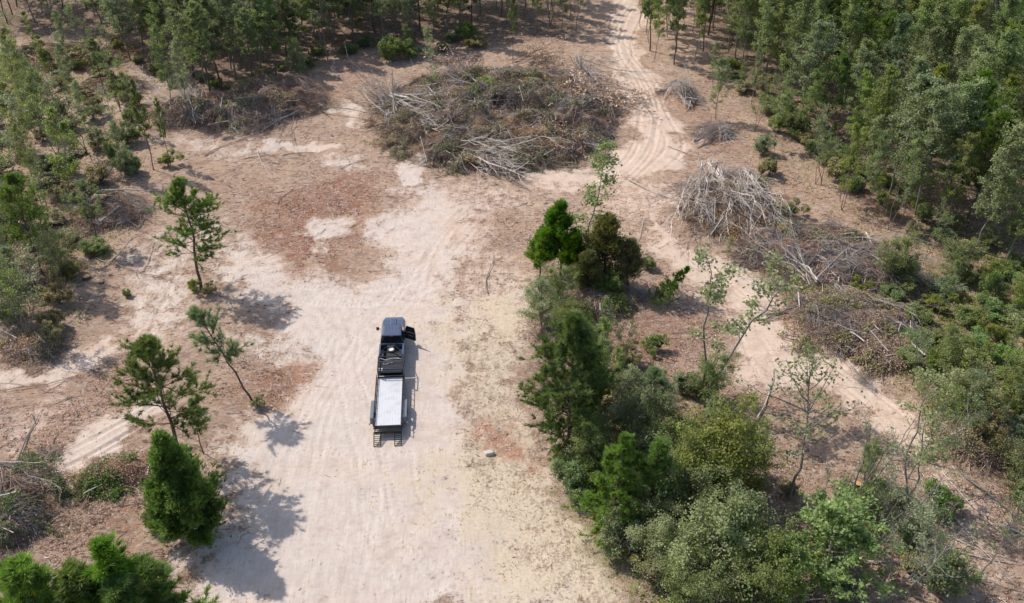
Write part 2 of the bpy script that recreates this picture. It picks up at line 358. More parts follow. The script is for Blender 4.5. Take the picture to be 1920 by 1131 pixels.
TRACKS = [  # px polyline, offsets (m), rut half width, depth, cleats
    ([(652,640),(650,700),(668,760),(690,850),(700,930),(722,1010),(760,1075),(800,1140)], (-.9, .9), .17, .05, .9),
    ([(748,850),(768,940),(800,1010),(850,1080),(890,1150)], (-.85, .85), .15, .04, .7),
    ([(700,850),(690,900),(670,1000),(640,1150)], (-.9, .9), .2, .03, .4),
    ([(560,560),(640,580),(720,590),(860,600)], (-.9, .9), .2, .035, .3),
    ([(430,500),(540,545),(660,560),(780,540),(850,480),(905,400)], (-1.0, 1.0), .3, .04, .8),
    ([(790,560),(810,480),(850,420),(890,380)], (-.4, .4), .28, .04, 1.0),
    ([(1185,-5),(1150,50),(1160,95),(1200,160),(1215,220),(1200,290),(1130,345),(1020,360)], (-1.1, -.7, .7, 1.15), .22, .12, .3),
    ([(1020,360),(900,400),(810,490),(760,560),(700,620),(600,760),(560,900),(520,1150)], (-1.1, -.7, .7, 1.15), .22, .04, .5),
    ([(1195,20),(1172,95),(1210,150),(1240,220),(1262,280),(1200,345)], (-.9, .9), .2, .12, .3),
    ([(1300,470),(1390,530),(1470,600),(1560,690),(1680,790),(1800,930),(1900,1090)], (-1.4, -.9, .9, 1.5), .2, .14, .5),
    ([(1350,560),(1400,620),(1440,700),(1520,790)], (-.9, .9), .2, .05, .4),
    ([(1250,440),(1190,400),(1120,370),(1000,370)], (-.9, .9), .2, .04, .3),
    ([(250,660),(290,560),(330,470),(370,400)], (-.95, .95), .24, .12, .9),
    ([(30,910),(140,860),(300,775),(400,740)], (-1.0, -.5, .9), .2, .14, .5),
    ([(0,840),(60,770),(150,700),(260,640)], (-.9, .9), .25, .06, .5),
    ([(480,900),(520,820),(600,720),(640,640)], (-.9, .9), .2, .03, .5),
    ([(880,640),(860,720),(870,800),(930,900),(1000,1000),(1080,1150)], (-.9, .9), .22, .035, .2),
]
def axis(parts):
    out = [parts[0][0]]
    for a, b, st in parts:
        n = max(1, int(round((b-a)/st))); out += list(np.linspace(a, b, n+1)[1:])
    return np.array(out)
gx = axis([(-3000, -400, 650), (-400, -110, 40), (-110, -45, 1.0), (-45, -32, .3), (-32, 32, .14), (32, 48, .25), (48, 110, .8), (110, 400, 40), (400, 3000, 650)])
gy = axis([(-600, -20, 60), (-20, 30, 2.5), (30, 38, .5), (38, 92, .15), (92, 155, .32), (155, 200, 3), (200, 400, 30), (400, 4000, 600)])
X, Y = np.meshgrid(gx, gy); shp = X.shape; X = X.ravel(); Y = Y.ravel()
wob = (fbm(X*.5, Y*.5, 41, 4)-.47); wob2 = (fbm(X*.5+70, Y*.5, 47, 4)-.47)
wob = wob+.5*(fbm(X*.16, Y*.16, 141, 3)-.44)*2; wob2 = wob2+.5*(fbm(X*.16+30, Y*.16, 147, 3)-.44)*2
Xw = X+wob*5.2; Yw = Y+wob2*6.0
def masks(lst, out=None):
    out = np.zeros_like(X)
    for px, so, st in lst: out = np.maximum(out, st*poly_mask(Xw, Yw, px, so*1.7)) if st > .4 else out+st*poly_mask(Xw, Yw, px, so)
    return out
TAN = [([(1100,-20),(1300,-20),(1320,300),(1300,420),(1420,480),(1500,560),(1600,640),(1930,900),(1930,1160),(1800,1160),(1640,900),(1480,760),(1330,700),(1200,500),(1000,560),(900,560),(850,470),(900,340),(1000,310),(1100,290),(1140,180)], 5, 1.0), ([(-20,600),(240,560),(330,640),(330,800),(60,920),(-20,900)], 3, .5), ([(560,230),(700,190),(760,300),(480,330)], 3, .4)]
mTan = masks(TAN); mS = masks(SAND); mR = masks(RED)-1.4*masks([([(575,420),(620,400),(655,412),(650,440),(610,455),(570,440)], .5, 1.0), ([(560,480),(590,475),(600,495),(565,500)], .3, .8)]); mR = np.clip(mR, 0, 2); mD = masks(DRY); mG = masks(GREEN); mW = masks(WOODS)
for k in PL: mW = np.maximum(mW, sstep(1.15, .8, pile_r(k, Xw, Yw))*.8)
mT = np.zeros_like(X); Z = H0(X, Y)
trng = np.random.default_rng(5)
for px, offs, hw, dep, cl in TRACKS:
    base = smooth_line(WA(px), 6)
    for o in offs:
        P = offset_line(base, o); P = P+.12*np.stack([np.sin(np.arange(len(P))*.5+o*3), np.cos(np.arange(len(P))*.37+o)], 1)
        m, d, s = line_field(X, Y, P, 1.2)
        ph = trng.random()*6
        fade = .45+.75*vnoise(X[m]*.35+o*9, Y[m]*.35, 77)
        a = np.abs(d); inn = np.exp(-(a/hw)**4)
        z = -dep*.55*inn + dep*.4*np.exp(-((a-hw*1.55)/(hw*.45))**2)
        z = z + cl*.05*inn*np.sin(s*2*math.pi/.42+ph-a*7)
        Z[m] += z*fade; mT[m] = np.maximum(mT[m], inn*fade)
# dozed soil: ridges and clods
Z += (fbm(X*1.6, Y*1.6, 91, 3)-.45)*.16*np.clip(1.1-mS, .15, 1)*(np.abs(X) < 100)*(Y < 170)
Z += (vnoise(X*3.1, Y*3.1, 13)-.5)*.05*(1-.6*np.clip(mS, 0, 1))*(np.abs(X) < 100)*(Y < 170)
rr = np.sin((X*.9+Y*.35)*5.2+fbm(X*.3, Y*.3, 5, 3)*16)      # fine raking lines left by the blade
Z += rr*.018*sstep(.5, .62, fbm(X*.12, Y*.12, 66, 2)+.08)*(np.abs(X) < 40)*(Y < 110)
gm = MB(); nx = shp[1]; idx = np.arange(len(X)).reshape(shp)
gm.add(np.stack([X, Y, Z], 1), np.stack([idx[:-1, :-1], idx[:-1, 1:], idx[1:, 1:], idx[1:, :-1]], -1).reshape(-1, 4), None, 0.5)

def groundmat():
    m, nt = newmat('sandy_clearing_soil'); k = NT(nt)
    co = k.n('ShaderNodeTexCoord').outputs['Object']
    S, R, D, G, Wd, T = [k.attr(a) for a in ('sand', 'red', 'dry', 'green', 'woods', 'track')]
    n1 = k.noise(co, .8, 8, .7); n2 = k.noise(co, 4.5, 8, .72); n3 = k.noise(co, 16, 5, .7); n4 = k.noise(co, .22, 5, .6)
    st = k.n('ShaderNodeMapping'); k.l(co, st.inputs[0]); st.inputs['Rotation'].default_value = (0, 0, .35); st.inputs['Scale'].default_value = (4.5, .6, 1)
    ns = k.noise(st.outputs[0], 1.3, 6, .7)
    sand = k.ramp(n1, [(.3, (.45, .37, .315)), (.5, (.535, .45, .39)), (.72, (.60, .52, .455))])
    sand = k.mix(k.math('MULTIPLY', k.val(ns, .47, .62), .42), sand, (.45, .34, .27))
    sand = k.mix(k.math('MULTIPLY', k.val(n3, .58, .72), .30), sand, (.42, .33, .26))
    sand = k.mix(k.math('MULTIPLY', T, .10), sand, (.64, .565, .505))
    sand = k.mix(k.math('MULTIPLY', k.math('ADD', k.attr('tan'), k.math('MULTIPLY', k.val(n4, .45, .65), .35), True), .85), sand, k.ramp(n1, [(.3, (.43, .30, .215)), (.5, (.54, .40, .30)), (.72, (.62, .49, .385))]))
    soil = k.ramp(n1, [(.3, (.28, .165, .105)), (.5, (.475, .315, .22)), (.7, (.62, .46, .345))])
    soil = k.mix(k.val(n4, .42, .62), soil, (.54, .365, .25))
    soil = k.mix(k.math('MULTIPLY', k.val(n2, .52, .66), .5), soil, (.19, .115, .08))
    soil = k.mix(k.math('MULTIPLY', k.val(n3, .56, .68), .6), soil, (.56, .43, .33))
    red = k.ramp(n2, [(.32, (.14, .05, .03)), (.5, (.33, .145, .09)), (.7, (.50, .28, .185))])
    red = k.mix(k.math('MULTIPLY', k.val(n3, .58, .68), .5), red, (.55, .40, .31))
    dry = k.ramp(n2, [(.3, (.37, .27, .17)), (.5, (.52, .415, .285)), (.7, (.62, .53, .40))])
    grn = k.ramp(n2, [(.3, (.10, .10, .035)), (.55, (.20, .19, .07)), (.75, (.33, .28, .12))])
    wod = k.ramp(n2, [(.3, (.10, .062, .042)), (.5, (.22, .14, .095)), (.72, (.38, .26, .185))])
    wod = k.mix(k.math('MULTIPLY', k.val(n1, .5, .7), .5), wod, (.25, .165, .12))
    def vor(sc, st=(1, 1, 1), rot=0):
        mp = k.n('ShaderNodeMapping'); k.l(co, mp.inputs[0]); mp.inputs['Scale'].default_value = st; mp.inputs['Rotation'].default_value = (0, 0, rot)
        v = k.n('ShaderNodeTexVoronoi'); v.inputs['Scale'].default_value = sc; k.l(mp.outputs[0], v.inputs['Vector'])
        sp = k.n('ShaderNodeSeparateColor'); k.l(v.outputs['Color'], sp.inputs[0]); return sp.outputs[0], sp.outputs[1]
    fa, fb = vor(9.0, (1, .45, 1), .5); fc, fd = vor(6.0, (.4, 1.1, 1), 1.1)
    dens = k.val(k.noise(co, 1.3, 4, .7), .38, .62)
    def fleck(c, amt):
        c = k.mix(k.math('MULTIPLY', k.math('MULTIPLY', k.val(fa, .80, .86), dens), amt), c, (.62, .49, .385))
        c = k.mix(k.math('MULTIPLY', k.math('MULTIPLY', k.val(fc, .78, .84), dens), amt), c, (.12, .07, .05))
        return k.mix(k.math('MULTIPLY', k.val(fd, .86, .9), amt*.6), c, (.60, .50, .43))
    soil = fleck(soil, .75); red = fleck(red, .75); wod = fleck(wod, .6); dry = fleck(dry, .05); sand = fleck(sand, .1)
    nb = k.math('ADD', k.math('MULTIPLY', k.math('SUBTRACT', n1, .5), 1.25), k.math('ADD', k.math('MULTIPLY', k.math('SUBTRACT', n2, .5), 1.2), k.math('MULTIPLY', k.math('SUBTRACT', ns, .5), .7)))
    def thr(a, lo=.16, hi=.9, amt=1.8): return k.val(k.math('ADD', a, k.math('MULTIPLY', nb, amt)), lo, hi)
    c = soil
    c = k.mix(thr(Wd, .15, .95, 1.3), c, wod)
    c = k.mix(thr(S, .14, .86, 1.7), c, sand)
    c = k.mix(k.math('MULTIPLY', thr(D, .3, 1.0, 1.9), .75), c, dry)
    c = k.mix(k.math('MULTIPLY', thr(R, .2, 1.05, 1.9), .85), c, red)
    c = k.mix(k.math('MULTIPLY', thr(G, .2, .95), .8), c, grn)
    hs = k.n('ShaderNodeMix', data_type='FLOAT')
    p = k.n('ShaderNodeBsdfPrincipled'); k.l(c, p.inputs['Base Color']); p.inputs['Roughness'].default_value = .95; p.inputs['Specular IOR Level'].default_value = .15
    rough = k.math('SUBTRACT', 1.15, k.math('MULTIPLY', thr(S, .14, .86, 1.7), .85))
    hgt = k.math('ADD', k.math('MULTIPLY', k.noise(co, 7, 6, .75), 1.0), k.math('MULTIPLY', n3, .35))
    b = k.n('ShaderNodeBump'); k.l(hgt, b.inputs['Height']); k.l(rough, b.inputs['Strength']); b.inputs['Distance'].default_value = .22
    k.l(b.outputs[0], p.inputs['Normal'])
    o = k.n('ShaderNodeOutputMaterial'); k.l(p.outputs[0], o.inputs[0]); return m
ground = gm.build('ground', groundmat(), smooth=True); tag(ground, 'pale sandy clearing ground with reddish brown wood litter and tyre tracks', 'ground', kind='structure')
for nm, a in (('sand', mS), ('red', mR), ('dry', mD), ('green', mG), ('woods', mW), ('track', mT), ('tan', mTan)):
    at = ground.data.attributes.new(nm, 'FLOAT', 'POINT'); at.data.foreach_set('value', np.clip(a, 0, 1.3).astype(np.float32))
def grid_at(field, x, y):
    i = np.clip(np.searchsorted(gx, x), 0, len(gx)-1); j = np.clip(np.searchsorted(gy, y), 0, len(gy)-1)
    return field.reshape(shp)[j, i]

# ------------------------------------------------------------------ plant skeletons
def branches(st, d, L, rng, K=5, curve=0.0, wob=.06):
    N = len(st); d = d/np.linalg.norm(d, axis=1, keepdims=True); s = np.linspace(0, 1, K)
    L = np.broadcast_to(np.asarray(L, float), (N,))
    P = st[:, None, :]+d[:, None, :]*(L[:, None]*s[None])[:, :, None]
    P[:, :, 2] += np.broadcast_to(np.asarray(curve, float), (N,))[:, None]*L[:, None]*s[None]**2
    wb = np.cumsum(rng.normal(size=(N, K, 3))*wob, 1); wb -= wb[:, :1]; P += wb*L[:, None, None]*.5
    return P
def along(P, i, t):
    K = P.shape[1]; f = t*(K-1); k = np.minimum(f.astype(int), K-2); r = (f-k)[:, None]
    a = P[i, k]; b = P[i, k+1]; return a*(1-r)+b*r, (b-a)/(np.linalg.norm(b-a, axis=1, keepdims=True)+1e-9)
def trunk(h, rng, lean=(0, 0), wob=.02, K=12, curve=0):
    s = np.linspace(0, 1, K); P = np.zeros((1, K, 3)); P[0, :, 2] = h*s
    wb = np.cumsum(rng.normal(size=(K, 2))*wob, 0); wb -= wb[:1]
    P[0, :, 0] = wb[:, 0]*h*.3+lean[0]*s+curve*h*s*s; P[0, :, 1] = wb[:, 1]*h*.3+lean[1]*s
    P[0, 0, 2] = -.15; return P
def dirs(az, el): return np.stack([np.cos(az)*np.cos(el), np.sin(az)*np.cos(el), np.sin(el)], 1)

def build_plant(name, parts, loc=(0, 0, 0)):
    """parts: list of (child name, MB, material)"""
    e = empty(name, loc)
    for nm, mb, mt in parts:
        if mb.n: mb.build(nm, mt, e)
    return e
def pine(seed, h=12, cb=.35, w=2.3, mat='pine', nb=46, nsub=9, wd=.038, name='pine_tree', lean=(0, 0), r0=.13, tl=.32, shape='oval', dens=1.0, side=0, curve=0):
    rng = np.random.default_rng(seed); tr = MB(); cr = MB()
    P = trunk(h, rng, lean, .02, curve=curve); tr.tubes(P, np.linspace(r0, .02, P.shape[1]), 7)
    t = np.sort(rng.random(nb))*(1-cb)+cb; t = np.clip(t, 0, .985); q = (t-cb)/(1-cb)
    if shape == 'oval': ln = w*(np.sin(math.pi*np.clip(q*.82+.22, 0, 1))**.7)*(1-.25*q)
    else: ln = w*(1.05-q)**.8
    ln *= .65+.5*rng.random(nb)
    az = rng.random(nb)*2*math.pi
    if side: ln *= 1+side*np.cos(az)
    st, _ = along(P, np.zeros(nb, int), t); el = .1+.75*q+rng.normal(size=nb)*.15
    B = branches(st, dirs(az, el), ln, rng, 5, .12); tr.tubes(B, np.linspace(1, .25, 5)[None]*(.012+.012*ln)[:, None], 4, .3+.3*rng.random(nb))
    n2 = nb*nsub; i = np.repeat(np.arange(nb), nsub); tt = .3+.7*rng.random(n2); s2, d2 = along(B, i, tt)
    dd = d2*1.1+rng.normal(size=(n2, 3))*.7; dd[:, 2] += .3
    S = branches(s2, dd, (.3+.6*rng.random(n2))*np.clip(ln[i]*.5, .5, 1.2), rng, 3, .15); tr.tubes(S, np.array([[.012, .009, .006]]), 3, .5)
    nt = int(4*dens); j = np.repeat(np.arange(n2), nt); u = np.clip(.2+.95*rng.random(n2*nt), 0, .999); cpos, cd = along(S, j, u)
    tipc, tipd = along(B, np.arange(nb), np.full(nb, .99)); topc, topd = along(P, np.zeros(6, int), np.linspace(.9, .999, 6))
    Cn = np.vstack([cpos, tipc, topc]); Dn = np.vstack([cd, tipd, topd]); Dn[:, 2] += .35
    cv = rng.random(nb)
    var = np.concatenate([cv[i[j]]*.55+.45*rng.random(len(j)), rng.random(nb), rng.random(6)])
    cr.needles(Cn, Dn, rng, 15, tl, wd, var, .62)
    return build_plant(name, [('trunk', tr, M['bark_pine']), ('crown', cr, M[mat])])
def cedar(seed, h=7, w=1.7, mat='cedar', n=2600, cb=.04, name='cedar_tree', top=.9, gappy=.0, r0=.1, stems=1):
    rng = np.random.default_rng(seed); tr = MB(); cr = MB()
    P = trunk(h*.97, rng, (0, 0), .02); tr.tubes(P, np.linspace(r0, .015, P.shape[1]), 6)
    nb = 90; q = rng.random(nb)**1.15; t = cb+(1-cb)*q*.97; az = rng.random(nb)*2*math.pi
    ln = w*(np.clip(1-q, 0, 1)**top*1.02+.07)*(.75+.4*rng.random(nb))*np.where(q < .12, .8, 1)
    st, _ = along(P, np.zeros(nb, int), t); B = branches(st, dirs(az, .35+.6*q), ln, rng, 4, .2)
    tr.tubes(B, np.array([[.022, .018, .012, .006]]), 3, .4)
    if gappy: keep = rng.random(nb) > gappy
    else: keep = np.ones(nb, bool)
    ki = np.nonzero(keep)[0]; i = rng.choice(ki, n); tt = np.clip(.25+.8*rng.random(n), 0, .999); c, d = along(B, i, tt)
    c = c+rng.normal(size=(n, 3))*np.array([.16, .16, .2])*(.5+.5*(ln[i]/w))[:, None]
    rad = c.copy(); rad[:, 2] = .0; rad /= np.linalg.norm(rad, axis=1, keepdims=True)+.1; D = rad*.7+np.array([0, 0, .9])
    cv = rng.random(nb); cr.needles(c, D, rng, 6, .2, .045, cv[i]*.6+.4*rng.random(n), .45)
    return build_plant(name, [('trunk', tr, M['bark_pine']), ('crown', cr, M[mat])])
def broadleaf(seed, h=11, cb=.3, w=2.4, mat='leaf', nb=44, nsub=6, nl=18, ls=.2, name='broadleaf_tree', bark='bark_grey', lean=(0, 0), r0=.1, stems=1, up=.75, shape='oval', curve=0, spread=.3):
    rng = np.random.default_rng(seed); tr = MB(); cr = MB()
    for sidx in range(stems):
        ln_ = lean if stems == 1 else (lean[0]+rng.normal()*h*.13, lean[1]+rng.normal()*h*.13); hh = h*(1 if sidx == 0 else .75+.2*rng.random())
        P = trunk(hh, rng, ln_, .035, curve=curve); tr.tubes(P, np.linspace(r0, .015, P.shape[1]), 6, .4+.3*rng.random())
        nbb = max(4, nb//stems); t = np.clip(np.sort(rng.random(nbb))*(1-cb)+cb, 0, .98); q = (t-cb)/(1-cb)
        pr = np.sin(math.pi*np.clip(.2+.75*q, 0, 1))**.6 if shape == 'oval' else (1.05-q)**.7
        ln = w*pr*(.6+.55*rng.random(nbb)); az = rng.random(nbb)*2*math.pi; st, _ = along(P, np.zeros(nbb, int), t)
        B = branches(st, dirs(az, up*(.55+.6*q)+rng.normal(size=nbb)*.15), ln*1.15, rng, 5, .05, .1)
        tr.tubes(B, np.linspace(1, .25, 5)[None]*(.008+.012*ln)[:, None], 4, .4+.4*rng.random(nbb))
        n2 = nbb*nsub; i = np.repeat(np.arange(nbb), nsub); tt = .25+.75*rng.random(n2); s2, d2 = along(B, i, np.clip(tt, 0, .999))
        dd = d2+rng.normal(size=(n2, 3))*.8; S = branches(s2, dd, (.35+.5*rng.random(n2))*np.clip(ln[i]*.45, .4, 1.3), rng, 3, .05); tr.tubes(S, np.array([[.010, .007, .005]]), 3, .6)
        j = np.repeat(np.arange(n2), nl); u = np.clip(.2+.9*rng.random(n2*nl), 0, .999); c, _d = along(S, j, u)
        c = c+rng.normal(size=c.shape)*spread*np.array([.5, .5, .35])
        cv = rng.random(n2); cr.leaves(c, ls, ls*.7, rng, .45, cv[j]*.65+.35*rng.random(len(j)))
    return build_plant(name, [('trunk', tr, M[bark]), ('crown', cr, M[mat])])
def shrub(seed, h=2.2, w=1.5, mat='leaf', n=2600, ls=.17, name='shrub', stems=14, lob=9):
    rng = np.random.default_rng(seed); st = MB(); cr = MB()
    az = rng.random(stems)*2*math.pi; B = branches(rng.normal(size=(stems, 3))*np.array([.12, .12, 0]), dirs(az, .75+.5*rng.random(stems)), h*(.6+.4*rng.random(stems)), rng, 5, .0, .12)
    st.tubes(B, np.linspace(.03, .008, 5)[None].repeat(stems, 0), 4, .5)
    lc = np.stack([rng.normal(size=lob)*w*.42, rng.normal(size=lob)*w*.42, h*(.35+.5*rng.random(lob))], 1)
    tw = 40; k = rng.integers(0, lob, tw); s0, _ = along(B, rng.integers(0, stems, tw), .4+.5*rng.random(tw)); E = lc[k]+rng.normal(size=(tw, 3))*.3
    Q = np.linspace(0, 1, 4)[None, :, None]; st.tubes(s0[:, None]*(1-Q)+E[:, None]*Q, .01, 3, .6)
    ci = rng.integers(0, lob, n); sz = w*(.28+.2*rng.random(lob)); v = rng.normal(size=(n, 3)); v /= np.linalg.norm(v, axis=1, keepdims=True); r = rng.random(n)**.4
    sub = np.floor(rng.random(n)*14); offs = rng.normal(size=(lob, 14, 3)); offs /= np.linalg.norm(offs, axis=2, keepdims=True)
    c = lc[ci]+offs[ci, sub.astype(int)]*sz[ci][:, None]*.75+v*(r*sz[ci]*.42)[:, None]
    c[:, 2] = np.abs(c[:, 2])*.95+.05; cv = rng.random((lob, 14))
    cr.leaves(c, ls, ls*.65, rng, .4, cv[ci, sub.astype(int)]*.65+.35*rng.random(n))
    return build_plant(name, [('stem', st, M['bark_grey']), ('foliage', cr, M[mat])])
def felled(seed, L=6, n=26, mat='stick_pale', spread=.22, twig=9, dead=None, name='felled_tree', r=.026, stump=True):
    """an uprooted or cut clump lying on its side along +X, butt at the origin"""
    rng = np.random.default_rng(seed); b = MB(); f = MB()
    az = rng.normal(size=n)*spread; el = np.abs(rng.normal(size=n))*.16
    st = rng.normal(size=(n, 3))*np.array([.25, .28, .13])+np.array([0, 0, .25])
    ln = L*(.55+.45*rng.random(n)); B = branches(st, dirs(az, el), ln, rng, 7, -.03+.05*rng.random(n), .05)
    B[:, :, 2] = np.maximum(B[:, :, 2], .05); B[:, :, 1] += (np.linspace(0, 1, 7)**2)[None]*(az*L*.35)[:, None]
    rr = r*(.5+rng.random(n)); v = rng.random(n)
    b.tubes(B, rr[:, None]*np.linspace(1, .3, 7)[None], 4, v)
    n2 = n*twig; i = np.repeat(np.arange(n), twig); s2, d2 = along(B, i, .35+.65*rng.random(n2)*.99); dd = d2+rng.normal(size=(n2, 3))*.38
    S = branches(s2, dd, (.12+.16*rng.random(n2))*L, rng, 4, .0, .1); S[:, :, 2] = np.maximum(S[:, :, 2], .03); b.tubes(S, np.array([[.014, .011, .009, .006]]), 3, np.clip(v[i]*.5+.5*rng.random(n2), 0, 1))
    n3 = n2*2; i3 = np.repeat(np.arange(n2), 2); s3, d3 = along(S, i3, .3+.69*rng.random(n3)); T3 = branches(s3, d3+rng.normal(size=(n3, 3))*.4, .07*L*(.6+.6*rng.random(n3)), rng, 3, 0, .1); b.tubes(T3, np.array([[.009, .008, .005]]), 3, .3+.5*rng.random(n3))
    parts = [('branches', b, M[mat])]
    if dead:
        c, _d = along(S, np.repeat(np.arange(n2), 5), .2+.79*rng.random(n2*5)); c += rng.normal(size=c.shape)*.13; f.leaves(c, .16, .1, rng, .5); parts.append(('dead_foliage', f, M[dead]))
    return build_plant(name, parts)

def place(proto, x, y, rz, sc=1.0, label=None, group=None, cat=None, first=set(), dz=0.0, sz=None, tilt=None, sx=None, name=None):
    if proto.name not in first: o = proto; first.add(proto.name)
    else:
        o = proto.copy(); C.objects.link(o)
        for ch in proto.children:
            c = ch.copy(); C.objects.link(c); c.parent = o
    o.location = (x, y, GZ(x, y)-.03+dz); o.rotation_euler = (tilt[0] if tilt else 0, tilt[1] if tilt else 0, rz)
    o.scale = (sx or sc, sx or sc, sz or sc)
    for k in ('label', 'group'):
        if k in o: del o[k]
    tag(o, label, cat or 'tree', group); return o

# ------------------------------------------------------------------ pickup truck and trailer (x right, y forward, z up)
PAINT = pbr('dark_blue_paint', (.06, .08, .13), .3, .35, 1.0, dirt=(.07, .07, .08), spec=.6)
BLACKM = pbr('black_steel', (.014, .014, .015), .45, .3, dirt=(.05, .045, .04))
RUBBER = pbr('tyre_rubber', (.02, .02, .02), .85, dirt=(.12, .095, .075))
GLASS = pbr('dark_window_glass', (.008, .009, .011), .08, 0, 1.0, dirt=(.012, .012, .014))
CHROME = pbr('bare_metal', (.55, .56, .58), .3, .9)
DECK = pbr('bleached_deck_boards', (.54, .535, .54), .8, dirt=(.36, .345, .33), dscale=1.2)
REDL = pbr('red_lens', (.30, .01, .01), .2, 0, 1.0)
AMBER = pbr('amber_lens', (.5, .18, .02), .2)
LINER = pbr('bed_liner', (.022, .026, .036), .7)
INNER = pbr('door_lining', (.018, .017, .017), .7)
WHITEP = pbr('white_steel', (.72, .72, .72), .5)
ROPE = pbr('tan_strap', (.50, .42, .32), .9)

def wheel(parent, x, y, z, r=.39, wd=.25, axis_x=True, name='wheel'):
    e = empty(name, (x, y, z)); e.parent = parent
    t = MB(); n = 28; prof = [(-.5*wd, r*.62), (-.5*wd, r*.93), (-.36*wd, r), (.36*wd, r), (.5*wd, r*.93), (.5*wd, r*.62)]
    rings = [[(px, rr*math.cos(a*2*math.pi/n), rr*math.sin(a*2*math.pi/n)) for a in range(n)] for px, rr in prof]
    t.loft(rings, closed=False)
    t.build('tyre', RUBBER, e, smooth=True)
    m = MB(); sg = 1 if x > 0 else -1
    rings = [[(px*sg, rr*math.cos(a*2*math.pi/n), rr*math.sin(a*2*math.pi/n)) for a in range(n)] for px, rr in ((.44*wd, r*.63), (.40*wd, r*.56), (.25*wd, r*.5), (.25*wd, r*.2), (.40*wd, r*.16), (.40*wd, .01))]
    m.loft(rings, closed=False); m.build('rim', CHROME, e)
    return e
def bar(mb, a, b, r=.03, sides=6, var=.5, mi=0):
    mb.tubes(np.array([[a, b]], float), r, sides, var, mi, cap=True)
def rings_y(spec):
    """cross-sections along y: (y, half width low, half width high, z low, z high) with rounded shoulders"""
    out = []
    for y, wl, wh, z0, z1 in spec:
        zs = z1-.10*(z1-z0)-.02
        out.append([(-wl, y, z0), (wl, y, z0), (wl, y, z0+.62*(z1-z0)), (wh, y, zs), (wh-.09, y, z1), (-wh+.09, y, z1), (-wh, y, zs), (-wl, y, z0+.62*(z1-z0))])
    return out

TX, TY = W(734.5, 700); HEAD = math.radians(3.1)
truck = empty('pickup_truck', (TX, TY, GZ(TX, TY-.0)+.0), HEAD)
tag(truck, 'dark blue pickup truck on the pale sand with its right front door open', 'pickup truck')
truck.scale = (1, 1.09, 1)
b = MB()
b.loft(rings_y([(5.72, .72, .62, .55, .98), (5.62, .90, .80, .45, 1.08), (5.2, 1.0, .92, .42, 1.16), (4.45, 1.01, .95, .42, 1.20), (4.1, 1.01, .96, .42, 1.22), (2.2, 1.01, .97, .42, 1.24), (2.12, 1.01, .97, .42, 1.24)]))
body = b.build('body', PAINT, truck, smooth=False, bevel=.03)
b = MB(); b.loft([[(x*(.80-.10*k), y, z) for x, y, z in ()] for k in ()] or [[(-.93, 4.15, 1.22), (.93, 4.15, 1.22), (.93, 2.14, 1.24), (-.93, 2.14, 1.24)], [(-.80, 3.75, 1.66), (.80, 3.75, 1.66), (.83, 2.33, 1.70), (-.83, 2.33, 1.70)], [(-.74, 3.58, 1.86), (.74, 3.58, 1.86), (.77, 2.42, 1.87), (-.77, 2.42, 1.87)]])
b.build('cab', BLACKM, truck, bevel=.02)
b = MB(); b.loft([[(-.77, 3.68, 1.84), (.77, 3.68, 1.84), (.81, 2.28, 1.85), (-.81, 2.28, 1.85)], [(-.75, 3.62, 1.90), (.75, 3.62, 1.90), (.79, 2.32, 1.91), (-.79, 2.32, 1.91)], [(-.60, 3.50, 1.935), (.60, 3.50, 1.935), (.64, 2.46, 1.945), (-.64, 2.46, 1.945)]])
for i in range(5): b.box(-.5+i*.25-.03, -.5+i*.25+.03, 2.5, 3.45, 1.93, 1.96)
roof = b.build('roof', PAINT, truck, bevel=.02)
b = MB(); b.box(-.28, .28, 4.25, 5.35, 1.19, 1.235, top=.86); b.build('hood', PAINT, truck, bevel=.02)
b = MB(); V = [(-.84, 4.12, 1.26), (.84, 4.12, 1.26), (.74, 3.70, 1.82), (-.74, 3.70, 1.82)]
def slab(mb, V, th, var=.5, mi=0):
    V = np.array(V, float); n = np.cross(V[1]-V[0], V[3]-V[0]); n /= np.linalg.norm(n)
    mb.add(np.vstack([V+n*th*.5, V-n*th*.5]), [(0, 1, 2, 3), (7, 6, 5, 4), (0, 4, 5, 1), (1, 5, 6, 2), (2, 6, 7, 3), (3, 7, 4, 0)], None, var, mi)
V = [(x, y+.015, z+.012) for x, y, z in V]; slab(b, V, .02); b.build('windshield', GLASS, truck)
b = MB(); slab(b, [(.80, 2.175, 1.30), (-.80, 2.175, 1.30), (-.72, 2.30, 1.80), (.72, 2.30, 1.80)], .02); rw = b.build('rear_window', GLASS, truck)
b = MB(); b.box(-.12, .12, 2.25, 2.29, 1.845, 1.885); b.build('brake_light', REDL, truck)
for sgn in (-1, 1):
    b = MB(); V = [(sgn*.905, 2.28, 1.30), (sgn*.905, 3.95, 1.30), (sgn*.80, 3.60, 1.76), (sgn*.82, 2.46, 1.76)]
    slab(b, V if sgn > 0 else V[::-1], .02); b.build('side_window', GLASS, truck)
